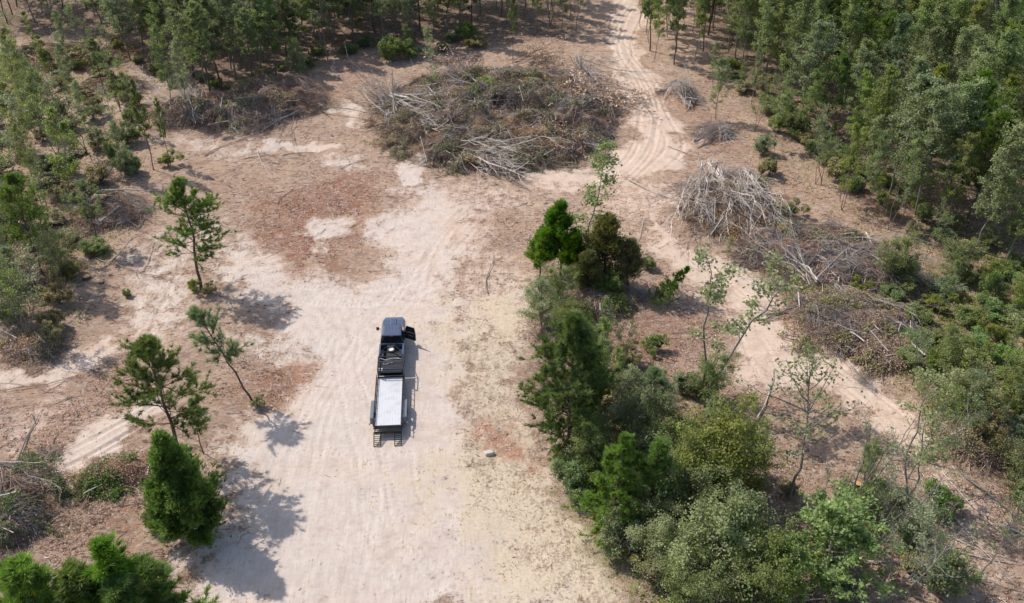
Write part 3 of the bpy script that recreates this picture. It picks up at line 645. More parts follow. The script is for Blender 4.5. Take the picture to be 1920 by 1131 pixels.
# bed
b = MB()
b.box(-1.0, -.86, .06, 2.08, .50, 1.30); b.box(.86, 1.0, .06, 2.08, .50, 1.30); b.box(-.86, .86, 1.98, 2.10, .50, 1.30); b.box(-.86, .86, .10, 1.98, .55, .66)
b.box(-.86, -.62, .85, 1.75, .66, .92); b.box(.62, .86, .85, 1.75, .66, .92)
bed = b.build('truck_bed', PAINT, truck, bevel=.02)
b = MB(); b.box(-.855, .855, .12, 1.97, .662, .68)
for i in range(9): b.box(-.6+i*.15-.03, -.6+i*.15+.03, .14, 1.96, .68, .695)
b.build('bed_liner', LINER, bed)
b = MB(); b.box(-.86, .86, .02, .09, .60, 1.24); tg = b.build('tailgate', PAINT, truck, bevel=.015)
b = MB(); b.box(-.14, .14, .0, .018, 1.05, 1.13); b.build('handle', BLACKM, tg)
for sgn in (-1, 1):
    b = MB(); b.box(sgn*.94-.055, sgn*.94+.055, .03, .058, .80, 1.18); b.build('tail_light', REDL, truck)
    b = MB(); b.box(sgn*.74-.16, sgn*.74+.16, 5.66, 5.74, .72, .90); b.build('headlight', pbr('lamp_lens', (.7, .7, .72), .1, 0, 1.0), truck)
b = MB(); b.box(-.95, .95, -.14, .0, .48, .66); b.build('rear_bumper', CHROME, truck, bevel=.03)
b = MB(); b.box(-.88, .88, 5.70, 5.84, .45, .68, topx=.97); b.build('front_bumper', CHROME, truck, bevel=.03)
for sx in (-.86, .86):
    for wy in (1.28, 4.75): wheel(truck, sx, wy, .39).scale = (1, 1/1.09, 1)
b = MB(); bar(b, (-.98, 3.9, 1.28), (-1.16, 3.88, 1.34), .022); b.box(-1.36, -1.13, 3.82, 3.93, 1.22, 1.48); b.build('side_mirror', BLACKM, truck, bevel=.02)
# door opened square to the truck, its lining facing back
de = empty('door', (.98, 3.66, 0)); de.parent = truck; de.rotation_euler = (0, 0, math.radians(-27))
tag(de, 'open front door with black lining')
b = MB(); b.box(0, 1.02, -.04, .05, .52, 1.24, topx=1.0)
bar(b, (.0, .0, 1.24), (.22, .0, 1.80), .028); bar(b, (.22, .0, 1.80), (.92, .0, 1.80), .028); bar(b, (.92, .0, 1.80), (1.0, .0, 1.24), .028)
b.build('door_panel', PAINT, de, bevel=.015)
b = MB(); b.box(.03, .98, -.07, -.041, .56, 1.21); b.box(.2, .86, -.13, -.07, .92, .99); b.box(.12, .88, -.12, -.07, .60, .72); b.build('door_lining', INNER, de, bevel=.01)
b = MB(); slab(b, [(.05, 0, 1.26), (.97, 0, 1.26), (.90, 0, 1.78), (.23, 0, 1.78)], .012); b.build('door_glass', GLASS, de)
b = MB(); b.box(.02, .22, .10, .30, 1.22, 1.48); b.build('door_mirror', BLACKM, de, bevel=.02)

# trailer: gooseneck frame over the bed, planked deck, side rails, two ladder ramps
TH2 = HEAD + math.radians(.5)
tr = empty('flatbed_trailer', (TX+.02, TY, GZ(TX, TY-4)), TH2)
tag(tr, 'black gooseneck trailer with pale planked deck hitched behind the pickup', 'trailer')
DZ = .78; y0, y1 = -1.45, -7.0
b = MB()
for sx in (-.98, .98): b.box(sx-.05, sx+.05, y1, y0, DZ-.22, DZ-.03)
for i in range(10): b.box(-.93, .93, y1+.1+i*.6, y1+.17+i*.6, DZ-.15, DZ-.035)
b.box(-1.03, 1.03, y0, y0+.09, DZ-.24, DZ+.05); b.box(-1.03, 1.03, y1-.12, y1, DZ-.24, DZ+.03)
b.build('frame', BLACKM, tr, bevel=.01)
b = MB(); rng = np.random.default_rng(4)
nb_ = 9; wb_ = 1.86/nb_
for i in range(nb_):
    x = -.93+i*wb_; b.box(x+.003, x+wb_-.003, y1+.02, y0-.02, DZ-.03, DZ+.012)
b.build('deck_planks', DECK, tr)
for sgn in (-1, 1):
    b = MB(); X0 = sgn*1.08; b.box(X0-.022, X0+.022, y1-.05, y0+.05, DZ+.30, DZ+.34); b.box(X0-.03, X0+.03, y1-.05, y0+.05, DZ-.08, DZ-.03)
    for i in range(9): yy = y0-.02-i*(y0-y1)/8; b.box(X0-.02, X0+.02, yy-.03, yy+.03, DZ-.03, DZ+.30)
    b.build('side_rail', BLACKM, tr)
    b = MB(); xx = (sgn*1.12, sgn*1.36) if sgn > 0 else (-1.36, -1.12)
    b.loft([[(xx[0], yy, zz), (xx[1], yy, zz), (xx[1], yy, zz+.03), (xx[0], yy, zz+.03)] for yy, zz in ((-4.0, .52), (-4.25, .86), (-4.5, .93), (-6.0, .93), (-6.25, .86), (-6.5, .52))])
    b.build('fender', pbr('fender_paint', (.16, .17, .19), .4, .4, .6), tr)
    for wy in (-4.8, -5.72): wheel(tr, sgn*1.24, wy, .36, r=.36, wd=.20)
    b = MB(); b.box(sgn*1.06-.03, sgn*1.06+.03, y1-.16, y1-.11, DZ-.2, DZ-.08); b.build('tail_light', REDL, tr)
    b = MB(); b.box(sgn*1.4-.04, sgn*1.4+.04, -6.7, -6.6, .62, .72); b.build('marker_lamp', AMBER, tr)
# dovetail
b = MB()
for i in range(3): b.box(-.98, .98, y1-.2-i*.10, y1-.15-i*.10, DZ-.06-i*.03, DZ-.02-i*.03)
b.box(-1.0, -.94, y1-.42, y1-.12, DZ-.3, DZ-.1); b.box(.94, 1.0, y1-.42, y1-.12, DZ-.3, DZ-.1); b.box(-1.0, 1.0, y1-.5, y1-.42, DZ-.36, DZ-.2)
b.build('dovetail', BLACKM, tr)
for cx in (-.78, .74):
    e = empty('loading_ramp', (cx, y1-.46, DZ-.2)); e.parent = tr
    L = 1.0; dz = -(DZ-.2)+.05
    b = MB()
    for sx in (-.25, .25): bar(b, (sx, 0, 0), (sx, -L, dz), .032, 4)
    b.build('ramp_rails', BLACKM, e)
    b = MB()
    for i in range(8):
        f = (i+.3)/7.6; bar(b, (-.25, -L*f, dz*f), (.25, -L*f, dz*f), .03, 4)
    b.build('ramp_rungs', BLACKM, e)
# neck over the bed
b = MB()
b.box(-1.0, 1.0, y0, y0+.62, DZ+.18, DZ+.24); 
for sx in (-.96, .96):
    bar(b, (sx, y0, DZ), (sx, y0, 1.62), .05, 6); bar(b, (sx, y0, 1.60), (sx, .10, 1.62), .045, 6); bar(b, (sx, .10, 1.62), (sx*.74, .95, 1.62), .04, 6); bar(b, (sx*.74, .95, 1.62), (sx*.06, 1.85, 1.58), .03, 6)
bar(b, (-.96, .10, 1.62), (.96, .10, 1.62), .045, 6); bar(b, (-.74, .72, 1.60), (.74, .72, 1.60), .05, 6); bar(b, (-.96, y0, 1.60), (.96, y0, 1.60), .045, 6)
bar(b, (0, 1.8, 1.58), (0, 1.8, .72), .06, 8); bar(b, (-.3, 1.5, 1.58), (.3, 1.5, 1.58), .04, 6)
b.build('gooseneck', BLACKM, tr)
b = MB()
for i in range(15): b.box(-.95, .95, y0+.09+i*.085, y0+.15+i*.085, 1.30+(.02 if i % 2 else 0), 1.34+(.02 if i % 2 else 0))
b.box(-.96, .96, y0+.02, -.14, 1.22, 1.298); b.build('front_tray', LINER, tr)
for i in range(4):
    b = MB(); b.box(-.90+i%2*.2, -.82+i%2*.2, y0+.12+i//2*.2, y0+.24+i//2*.2, 1.36, 1.40); b.build('reflector', WHITEP, tr)
e = empty('spare_wheel', (.03, .85, 1.68)); e.parent = tr
t = MB(); n = 24
t.loft([[(rr*math.cos(a*2*math.pi/n), rr*math.sin(a*2*math.pi/n), zz) for a in range(n)] for zz, rr in ((-.1, .2), (-.1, .30), (-.05, .33), (.05, .33), (.1, .30), (.1, .2))], closed=False); t.build('tyre', RUBBER, e, smooth=True)
t = MB(); t.loft([[(rr*math.cos(a*2*math.pi/n), rr*math.sin(a*2*math.pi/n), zz) for a in range(n)] for zz, rr in ((.09, .2), (.105, .19), (.06, .15), (.06, .07), (.10, .06), (.10, .01))], closed=False); t.build('rim', WHITEP, e)
b = MB(); b.box(-.28, .22, 1.15, 1.4, 1.60, 1.78); b.build('winch', BLACKM, tr, bevel=.03)
b = MB(); xs = np.linspace(-.8, .85, 12); b.tubes(np.array([[(x, -.25+.09*math.sin(x*5), 1.68+.03*math.cos(x*9)) for x in xs]]), .03, 6); b.build('tie_strap', ROPE, tr)
b = MB(); xs = np.linspace(-.6, .15, 9); b.tubes(np.array([[(x, -.5+.07*math.cos(x*7), 1.42+.03*math.cos(x*9)) for x in xs]]), .03, 6); b.build('tie_strap', ROPE, tr)

# ------------------------------------------------------------------ plants: one of each kind, then copies
R_ = random.Random(11)
PROTO = {}
def proto(key, h, fn, *a, **k): PROTO[key] = (fn(*a, **k), h)
for i in range(3): proto(f'pine{i}', 12, pine, 100+i, 12, .28+.06*i, 2.5+.2*i, 'pine', 60, 9)
for i in range(3): proto(f'pinefar{i}', 13, pine, 120+i, 13, .35+.07*i, 2.0, 'pine_far', 50, 8, .055)
for i in range(2): proto(f'pinebright{i}', 9, pine, 140+i, 9, .12, 2.1, 'pine_bright', 70, 9, .045, tl=.3, shape='cone')
for i in range(2): proto(f'pinelow{i}', 10, pine, 145+i, 10, .04, 2.5, 'pine', 125, 9, .042, tl=.32)
for i in range(2): proto(f'pinepale{i}', 7, pine, 150+i, 7, .45, 1.4, 'pine_pale', 30, 6, .028, r0=.07)
proto('cedar0', 7, cedar, 160, 7, 1.75, 'cedar', 26000)
proto('cedar1', 7, cedar, 161, 7, 1.5, 'cedar', 9500, .28, gappy=.25, top=.85)
proto('cedar2', 6, cedar, 162, 6, 1.5, 'cedar_dry', 7000, .22, gappy=.3, top=.6)
for i, mt in enumerate(('leaf', 'leaf_grey', 'leaf', 'leaf_yellow')): proto(f'broad{i}', 11, broadleaf, 170+i, 11, .22+.04*i, 2.3, mt, 52, 7, 26, .17)
for i, mt in enumerate(('leaf', 'leaf_grey', 'leaf', 'leaf_yellow', 'pine_far')): proto(f'wood{i}', 13, broadleaf, 260+i, 13, .25+.03*i, 1.75, mt, 64, 6, 24, .165, up=.9, r0=.1)
for i, mt in enumerate(('leaf', 'leaf_grey', 'leaf_yellow')): proto(f'slim{i}', 11, broadleaf, 180+i, 11, .3, 1.25, mt, 38, 6, 20, .155, r0=.07)
for i, mt in enumerate(('leaf_grey', 'leaf', 'leaf_yellow')): proto(f'thin{i}', 9, broadleaf, 190+i, 9, .4, 1.5, mt, 24, 5, 14, .15, stems=2, r0=.05)
proto('sap0', 8, broadleaf, 200, 8, .22, .75, 'leaf', 40, 4, 10, .15, r0=.04, name='sapling', up=.5)
proto('sap1', 8, broadleaf, 201, 8, .4, .9, 'leaf_grey', 30, 5, 11, .15, r0=.05, stems=2, name='sapling', up=.5)
for i, mt in enumerate(('leaf', 'leaf_grey', 'leaf_yellow', 'leaf_bright', 'olive')): proto(f'shrub{i}', 2.2, shrub, 210+i, 2.2, 1.5, mt, 6500, .125)
for i, mt in enumerate(('leaf', 'leaf_grey', 'leaf_yellow')): proto(f'bush{i}', 5, broadleaf, 220+i, 5, .06, 1.9, mt, 52, 8, 26, .115, stems=4, r0=.05, name='bushy_tree', shape='oval')
proto('bright', 6, broadleaf, 230, 6, .2, 2.5, 'leaf_bright', 60, 8, 18, .19, stems=2, name='broadleaf_tree', spread=.25)
proto('bare0', 8, broadleaf, 240, 8, .45, 1.6, 'leaf_grey', 24, 5, 4, .13, stems=3, r0=.07, name='sparse_tree')
proto('bare1', 6, broadleaf, 241, 6, .4, 1.8, 'leaf', 26, 5, 6, .13, stems=1, r0=.06, name='sparse_tree')
USED = set()
def T(kind, base, topy, label, group=None, wf=1.0, rz=None, tilt=None, hmin=1.0, cat='tree'):
    pr, h0 = PROTO[kind]; x, y = W(*base); h = max(hmin, HT(base, topy)) if topy is not None else h0*wf
    sc = h/h0
    return place(pr, x, y, R_.random()*6.28 if rz is None else rz, sc, label, group, cat, first=USED, sz=sc, sx=sc*wf if topy is not None else wf, tilt=tilt)

# single trees and shrubs one can tell apart
LONE = [
 ('pine0', (378,545), 338, 'tall pine with an open one-sided crown at the left edge of the sand', 1.25, .3, None, 'pine tree'),
 ('pine1', (345,880), 640, 'dark green pine rising behind the dense green cedar on the left', 1.3, 1.2, None, 'pine tree'),
 ('pinepale1', (382,850), 755, 'pale small pine between the dark pine and the sand', 1.0, .5, None, 'pine tree'),
 ('cedar0', (362,1005), 806, 'dense bright green conical cedar beside the sand at lower left', 1.12, 0, None, 'cedar tree'),
 ('shrub0', (300,985), None, 'green shrub at the left foot of the dense conical cedar', .8, 0, None, 'shrub'),
 ('pinepale0', (186,462), 345, 'small green pine standing over the grey brush heap on the left', 1.1, 0, None, 'pine tree'),
 ('pine2', (84,527), 330, 'tall dark pine with a bare lower trunk at the left edge', .8, 0, None, 'pine tree'),
 ('slim2', (140,378), 205, 'yellow-green broadleaf tree with spreading upper limbs on the left', 1.3, 0, None, 'tree'),
 ('slim1', (235,337), 225, 'thin grey-green tree left of the two bare-trunked pines', 1.0, 0, None, 'tree'),
 ('pinefar0', (288,318), 150, 'slender pine with a long bare trunk at the upper left clearing edge', .6, 0, None, 'pine tree'),
 ('pinefar1', (320,308), 185, 'slender pine just right of the longest bare trunk, by the clearing', .6, 0, None, 'pine tree'),
 ('slim0', (67,364), 235, 'thin green tree leaning over the slope at the far left', .9, 0, None, 'tree'),
 ('thin0', (25,330), 190, 'sparse grey-green tree touching the left border below the wood', 1.2, 0, None, 'tree'),
 ('thin1', (110,300), 150, 'sparse green tree with two stems on the upper left slope', 1.0, 0, None, 'tree'),
 ('thin0', (165,290), 140, 'sparse grey tree in the middle of the upper left slope', 1.1, 0, None, 'tree'),
 ('thin2', (60,250), 120, 'sparse yellowish tree on the upper left slope', 1.2, 0, None, 'tree'),
 ('thin1', (20,480), 300, 'two-stemmed sparse tree cut by the left border', 1.2, 0, None, 'tree'),
 ('thin0', (48,640), 480, 'grey-green leafy tree above the shaded sand at the left border', 1.3, 0, None, 'tree'),
 ('bush1', (20,600), 500, 'grey-green bushy tree on the left border', 1.0, 0, None, 'tree'),
 ('bush0', (120,520), 440, 'low green bushy tree right of the tall dark pine', .9, 0, None, 'tree'),
 ('slim2', (255,250), 140, 'yellow-green tree in front of the upper left brush line', .9, 0, None, 'tree'),
 ('slim0', (325,225), 60, 'tall dark trunk with green crown at the left end of the brush line', .9, 0, None, 'tree'),
 ('slim1', (352,215), 80, 'grey-green tree behind the left brush line', .9, 0, None, 'tree'),
 ('bush0', (75,230), 140, 'dark leafy bush on the upper left slope', .9, 0, None, 'tree'),
 ('bush1', (35,160), 90, 'grey-green bush below the dark wood at the top left', 1.0, 0, None, 'tree'),
 ('thin1', (225,205), 100, 'sparse green tree before the top left wood', 1.0, 0, None, 'tree'),
 ('shrub2', (315,312), None, 'yellow-green shrub at the feet of the slender pines', .8, 0, None, 'shrub'),
 ('shrub0', (255,325), None, 'green shrub in the shade left of the slender pines', .8, 0, None, 'shrub'),
 ('shrub1', (30,420), None, 'grey-green shrub at the left border', 1.3, 0, None, 'shrub'),
 ('shrub4', (190,345), None, 'withering shrub on the left slope', 1.1, 0, None, 'shrub'),
 ('shrub4', (100,640), None, 'withering shrub beside the shaded sand on the left', .8, 0, None, 'shrub'),
 ('shrub0', (240,555), None, 'small green weed clump beside the left tyre tracks', .35, 0, None, 'shrub'),
 ('shrub2', (362,545), None, 'yellow-green undergrowth at the foot of the lone tall pine', .55, 0, None, 'shrub'),
 # island of trees in the centre
 ('cedar1', (1052,522), 372, 'dark cedar with a bare double trunk at the top of the central grove', 1.25, 0, None, 'cedar tree'),
 ('cedar1', (1012,520), 432, 'lower dark cedar leaning to the sand at the grove corner', 1.5, 1, None, 'cedar tree'),
 ('cedar2', (1132,535), 412, 'brownish cedar right of the slim sapling', 1.35, 0, None, 'cedar tree'),
 ('cedar2', (1175,545), 450, 'half dry cedar at the right end of the grove top', 1.1, 2, None, 'cedar tree'),
 ('cedar1', (1078,540), 440, 'dark cedar in the middle of the cedar group', 1.3, 0, None, 'cedar tree'),
 ('cedar2', (1100,560), 480, 'low brown cedar in the shade of the cedar group', 1.3, 0, None, 'cedar tree'),
 ('shrub0', (1140,560), None, 'dark shrub under the brownish cedar', 1.1, 0, None, 'shrub'),
 ('slim1', (1075,700), 575, 'thin leafy tree between the cedars and the big dense pine', 1.0, 0, None, 'tree'),
 ('bush0', (1060,640), 570, 'green leafy bush above the big dense pine', 1.0, 0, None, 'tree'),
 ('sap1', (1160,712), 590, 'bare pole-like sapling in the open middle of the grove', .6, 0, (0, 0), 'sapling'),
 ('bare0', (1620,1040), 900, 'white-stemmed leaning tree above the big fallen limb', .8, 1, (-.1, .45), 'tree'),
 ('bare0', (1690,1060), 930, 'grey leaning stems right of the big fallen limb', .8, 1, (-.2, .4), 'tree'),
 ('bare1', (1830,1090), 960, 'sparse tree near the bottom right corner', .8, 1, (-.1, .25), 'tree'),
 ('bare0', (1740,870), 760, 'pale bare stems at the foot of the right thicket', .7, 1, (-.1, .4), 'tree'),
 ('shrub2', (1480,405), None, 'yellow-green shrub behind the pale heap', .8, 0, None, 'shrub'),
 ('shrub4', (1440,330), None, 'withering shrub above the pale heap', .9, 0, None, 'shrub'),
 ('shrub2', (905,190), None, 'green undergrowth on the middle of the huge brush pile', 1.4, 0, None, 'shrub'),
 ('shrub4', (1000,175), None, 'olive shrub on the huge brush pile', 1.2, 0, None, 'shrub'),
 ('shrub4', (486,762), None, 'small withering bush at the foot of the leaning pale pine', .45, 0, None, 'shrub'),
 ('shrub4', (395,552), None, 'dry olive weeds beside the foot of the lone tall pine', .5, 0, None, 'shrub'),
 ('shrub2', (1600,560), None, 'green shrub between the two right brush piles', .8, 0, None, 'shrub'),
 ('shrub4', (1465,455), None, 'olive shrub in the gap between pale and grey piles', .8, 0, None, 'shrub'),
 ('bare1', (1700,900), 760, 'crooked sparse tree on the track verge', .8, 0, (-.1, .25), 'tree'),
 ('bare0', (1520,1010), 880, 'thin leaning grey stems by the brown gully', .8, 1, (-.3, .35), 'tree'),
 ('sap0', (1092,500), 262, 'tall slim sapling with a narrow leafy top in the central grove', 1.1, 0, (0, .1), 'sapling'),
 ('bush1', (1015,610), 530, 'pale leafy tree at the left of the central grove', 1.05, 0, None, 'tree'),
 ('bush0', (1045,580), 500, 'green leafy tree below the dark double-trunked cedar', .8, 0, None, 'tree'),
 ('pinelow0', (1062,830), 592, 'big dense pine in the middle of the grove facing the trailer', 1.15, 0, None, 'pine tree'),
 ('pinelow1', (1090,800), 640, 'dark pine crowded against the right of the big dense pine', .9, 2, None, 'pine tree'),
 ('slim0', (1120,790), 600, 'thin leafy tree right of the big dense pine', .8, 0, None, 'tree'),
 ('slim1', (1130,700), 560, 'grey-green thin tree behind the big dense pine', .9, 0, None, 'tree'),
 ('shrub0', (1110,655), None, 'dark green bush under the dead brush heap', .9, 0, None, 'shrub'),
 ('shrub4', (1175,680), None, 'withering bush in the open middle of the grove', .9, 0, None, 'shrub'),
 ('shrub3', (1222,655), None, 'small bright green bush in the open middle of the grove', .7, 0, None, 'shrub'),
 ('pine1', (1190,575), 500, 'young pine bowed over to the right by the cedars', 1.1, .2, (0, 1.0), 'pine tree'),
 ('pinebright0', (1235,560), 490, 'bright drooping young pine at the right tip of the grove', 1.0, .2, (0, .6), 'pine tree'),
 ('shrub0', (1215,505), None, 'pale sapling clump behind the bowed young pine', .6, 0, None, 'shrub'),
 ('sap1', (1312,742), 452, 'tall two-stemmed sapling leaning right beside the sandy track', 1.15, 0, (.0, .08), 'sapling'),
 ('bush0', (1330,745), 670, 'low bush at the foot of the tall two-stemmed sapling', .95, 0, None, 'shrub'),
 ('shrub4', (1300,735), None, 'withering bush at the left foot of the two-stemmed sapling', .7, 0, None, 'shrub'),
 ('bush1', (1180,800), 700, 'grey-green feathery bush right of the big dense pine', 1.0, 0, None, 'tree'),
 ('pinepale1', (1215,800), 690, 'small grey pine among the feathery bushes', 1.4, 0, None, 'pine tree'),
 ('bush1', (1240,790), 715, 'grey-green bush at the right of the feathery bushes', .8, 0, None, 'tree'),
 ('shrub3', (1078,930), None, 'glossy bush standing out on the grass edge', 1.15, 0, None, 'shrub'),
 ('shrub3', (1090,900), None, 'upper half of the glossy bush group on the grass edge', .9, 2, None, 'shrub'),
 ('pinebright1', (1150,985), 822, 'round light green pine, the left one of the pair', 1.35, 0, None, 'pine tree'),
 ('pinebright0', (1215,985), 830, 'round light green pine, the right one of the pair', 1.25, 1, None, 'pine tree'),
 ('shrub1', (1175,1030), None, 'dark waxy bush below the pair of light green pines', 1.4, 0, None, 'shrub'),
 ('bush2', (1345,935), 785, 'broad yellow-green tree at the lower end of the grove', 1.15, 0, None, 'tree'),
 ('bush2', (1290,960), 830, 'smaller yellow-green tree left of the broad one', 1.0, 2, None, 'tree'),
 ('bush0', (1275,985), 860, 'dark leafy tree between the pine pair and the yellow-green tree', 1.0, 0, None, 'tree'),
 ('bush1', (1240,1075), 985, 'dull green bushy tree near the lower grass edge', 1.1, 0, None, 'tree'),
 ('bush1', (1330,1100), 965, 'grey-green willow-like tree at the bottom of the grove', 1.2, 0, None, 'tree'),
 ('bush0', (1290,1150), 1050, 'green bushy tree cut by the bottom border', 1.1, 0, None, 'tree'),
 ('bush0', (1410,1140), 1030, 'dark green tree at the bottom border left of the bright one', 1.1, 0, None, 'tree'),
 ('bright', (1540,1098), 962, 'large bright green broad-leaved tree at the bottom right', 1.15, 0, None, 'tree'),
 ('bright', (1465,1130), 1030, 'second bright green tree at the bottom border', .9, 2, None, 'tree'),
 ('slim0', (1150,760), 650, 'slender green tree between the big dense pine and the feathery bushes', 1.0, 0, None, 'tree'),
 ('bush0', (1110,870), 790, 'dark bushy tree in the shade below the big dense pine', 1.0, 0, None, 'tree'),
 ('bush1', (1205,850), 740, 'grey-green bush just above the light green pine pair', 1.0, 1, None, 'tree'),
 ('bush0', (1265,900), 800, 'dark leafy bush left of the yellow-green trees', 1.0, 2, None, 'tree'),
 ('bush1', (1385,1040), 930, 'grey leafy tree below the broad yellow-green tree', 1.0, 0, None, 'tree'),
 ('bush2', (1400,900), 790, 'yellow-green tree at the right of the broad one', .9, 1, None, 'tree'),
 ('bush0', (1225,1010), 920, 'dark bush under the light green pine pair', 1.1, 0, None, 'tree'),
 ('bare1', (1480,935), 700, 'thin dark crooked tree with a sparse crown on the brown slope', 1.0, .5, None, 'tree'),
 ('shrub4', (1478,925), None, 'leafy sprout at the foot of the thin crooked tree', .45, 0, None, 'shrub'),
 ('bare0', (1598,945), 790, 'clump of bare grey trunks leaning right at the lower right', 1.1, 0, (-.25, .32), 'tree'),
 ('bare0', (1575,1000), 850, 'thin white leaning trunks left of the grey trunk clump', .9, 0, (-.2, .45), 'tree'),
 ('thin0', (1790,860), 720, 'sparse grey tree over the shaded brown heap at the right border', 1.2, 0, (0, .2), 'tree'),
 ('bare0', (1645,1010), 860, 'leaning bare tree with white limbs below the grey trunk clump', 1.2, 1, (.0, .25), 'tree'),
 ('thin0', (1700,960), 740, 'grey-green leaning tree in front of the sandy track', 1.3, 0, (0, .15), 'tree'),
 ('bare0', (1650,1140), 960, 'white-limbed sparse tree at the bottom right border', 1.2, 2, (0, .2), 'tree'),
 ('thin0', (1740,1110), 960, 'thin grey tree at the bottom right corner track', 1.2, 0, None, 'tree'),
 ('bush1', (1620,900), 830, 'small bush behind the grey trunk clump', .6, 0, None, 'shrub'),
 ('shrub0', (1630,960), None, 'green shrub amid the grey trunk clump', 1.1, 0, None, 'shrub'),
 ('shrub1', (1700,1020), None, 'grey shrub under the sparse white-limbed trees', 1.2, 0, None, 'shrub'),
 ('shrub3', (1760,965), None, 'bright green shrub on the brown verge of the track', .9, 0, None, 'shrub'),
 ('shrub4', (1560,1060), None, 'withering shrub by the fallen white limb', 1.1, 0, None, 'shrub'),
 ('shrub1', (1770,1115), None, 'grey-green shrub at the bottom right border', 1.3, 0, None, 'shrub'),
 # right middle
 ('slim0', (1755,735), 590, 'bright young tree beside the lowest brown brush pile', 1.1, 0, None, 'tree'),
 ('thin0', (1710,720), 600, 'sparse young tree by the lowest brown brush pile', 1.1, 0, None, 'tree'),
 ('sap0', (1365,490), 445, 'small leafy sapling before the pale brush pile', 1.3, 0, None, 'sapling'),
 ('shrub0', (1690,525), None, 'green sapling clump growing through the grey brush pile', 1.1, 0, None, 'shrub'),
 ('broad1', (1342,222), 108, 'grey-green leafy tree standing apart at the corner of the right wood', .75, 0, None, 'tree'),
 ('slim1', (1410,200), 90, 'slender grey-green tree just behind the corner tree', .8, 0, None, 'tree'),
 ('thin1', (1452,245), 130, 'thin sparse tree on the red soil of the wood edge', .9, 0, None, 'tree'),
 ('shrub0', (1490,250), None, 'blue-green bush on the red soil of the wood edge', 1.3, 0, None, 'shrub'),
 ('shrub1', (1430,290), None, 'low grey bush near the small limb pile', 1.0, 0, None, 'shrub'),
 ('thin0', (1540,345), 210, 'thin dark-trunked tree leaning at the wood edge', .9, 0, None, 'tree'),
 ('slim0', (1575,375), 235, 'slender green tree at the wood edge over the brush piles', .9, 0, None, 'tree'),
 ('slim1', (1625,405), 250, 'slender grey-green tree at the wood edge', .9, 0, None, 'tree'),
 ('thin1', (1665,430), 290, 'sparse tree between the wood and the grey brush pile', .9, 0, None, 'tree'),
 # top
 ('pinefar2', (962,118), -10, 'single straight pine behind the big brush pile', .55, 0, None, 'pine tree'),
 ('thin0', (822,225), 60, 'thin dead-looking sapling rising from the big brush pile', .5, 0, None, 'sapling'),
 ('slim1', (770,100), 0, 'light green tree in front of the dark top wood', 1.0, 0, None, 'tree'),
 ('shrub0', (735,112), None, 'dark green bush at the foot of the top wood', 1.5, 0, None, 'shrub'),
 ('shrub3', (770,108), None, 'fresh green bush at the foot of the top wood', 1.1, 0, None, 'shrub'),
 ('shrub3', (880,70), None, 'green bush between the top wood and the straight pine', 1.1, 0, None, 'shrub'),
 ('bush1', (560,140), 75, 'pale leafy tree at the right end of the upper left wood', .8, 0, None, 'tree'),
]
for kd, base, ty, lab, wf, rz, tilt, cat in LONE: T(kd, base, ty, lab, None, wf, 0.0 if tilt else (rz or None), tilt, cat=cat)
# leaning pale pine
x, y = W(475, 757); pr, h0 = PROTO['pinepale0']; place(pr, x, y, 0.0, 1.3, 'pale thin pine leaning far left over the red soil', None, 'pine tree', USED, tilt=(0, -.3))
# pines seen from above at the bottom left
for i, (px, py, z, lab, kd) in enumerate([(45, 1055, 11, 'bright green pine crown in the bottom left corner', 'pinebright0'), (175, 1035, 11.5, 'tallest bright green pine crown at the bottom left border', 'pinebright1'), (120, 1085, 10.5, 'bright green pine crown between the two taller ones at the bottom left', 'pinebright0'), (285, 1070, 10, 'rightmost bright green pine crown at the bottom left border', 'pinebright1'), (235, 1095, 10, 'low bright green pine crown at the bottom border', 'pinebright0')]):
    x, y = W(px, py, z); pr, h0 = PROTO[kd]; place(pr, x, y, i*1.3, z/h0, lab, 'bright green pines at the bottom left', 'pine tree', USED, sx=z/h0*1.45)

def inpoly(px, py, P):
    c = False
    for i in range(len(P)):
        x1, y1 = P[i]; x2, y2 = P[(i+1) % len(P)]
        if (y1 > py) != (y2 > py) and px < (x2-x1)*(py-y1)/(y2-y1)+x1: c = not c
    return c
def scatter(P, gap, rng, nmax=400):
    Wp = WA(P); lo = Wp.min(0); hi = Wp.max(0); out = []
    for _ in range(9000):
        x = rng.uniform(lo[0], hi[0]); y = rng.uniform(lo[1], hi[1]); q = PX(x, y)
        if not inpoly(q[0], q[1], P): continue
        if all((x-a)**2+(y-b)**2 > gap*gap for a, b in out): out.append((x, y))
        if len(out) >= nmax: break
    return out
ORD = ['first', 'second', 'third', 'fourth', 'fifth', 'sixth', 'seventh', 'eighth', 'ninth', 'tenth', 'eleventh', 'twelfth', 'thirteenth', 'fourteenth', 'fifteenth', 'sixteenth', 'seventeenth', 'eighteenth', 'nineteenth', 'twentieth'] + [f'{i}th' for i in range(21, 90)]
KD = dict(wood0='tall green tree', wood1='tall grey-green tree', wood2='tall narrow green tree', wood3='tall yellow-green tree', wood4='tall dull green tree', pinelow0='dense dark pine', broad0='full green broadleaf tree', broad1='grey-green broadleaf tree', broad2='deep green broadleaf tree', broad3='yellow-green broadleaf tree', slim0='slim green tree', slim1='slim grey-green tree', slim2='slim yellow-green tree',
          pine0='dark pine', pine1='dark pine', pine2='dark pine', pinefar0='grey-green pine', pinefar1='grey-green pine', pinefar2='grey-green pine', thin0='sparse grey-green tree', thin1='sparse green tree', thin2='sparse yellowish tree', pinebright0='bright pine', pinebright1='bright pine', bush0='low bushy tree', bush1='low grey-green bushy tree', bush2='low yellow-green bushy tree')
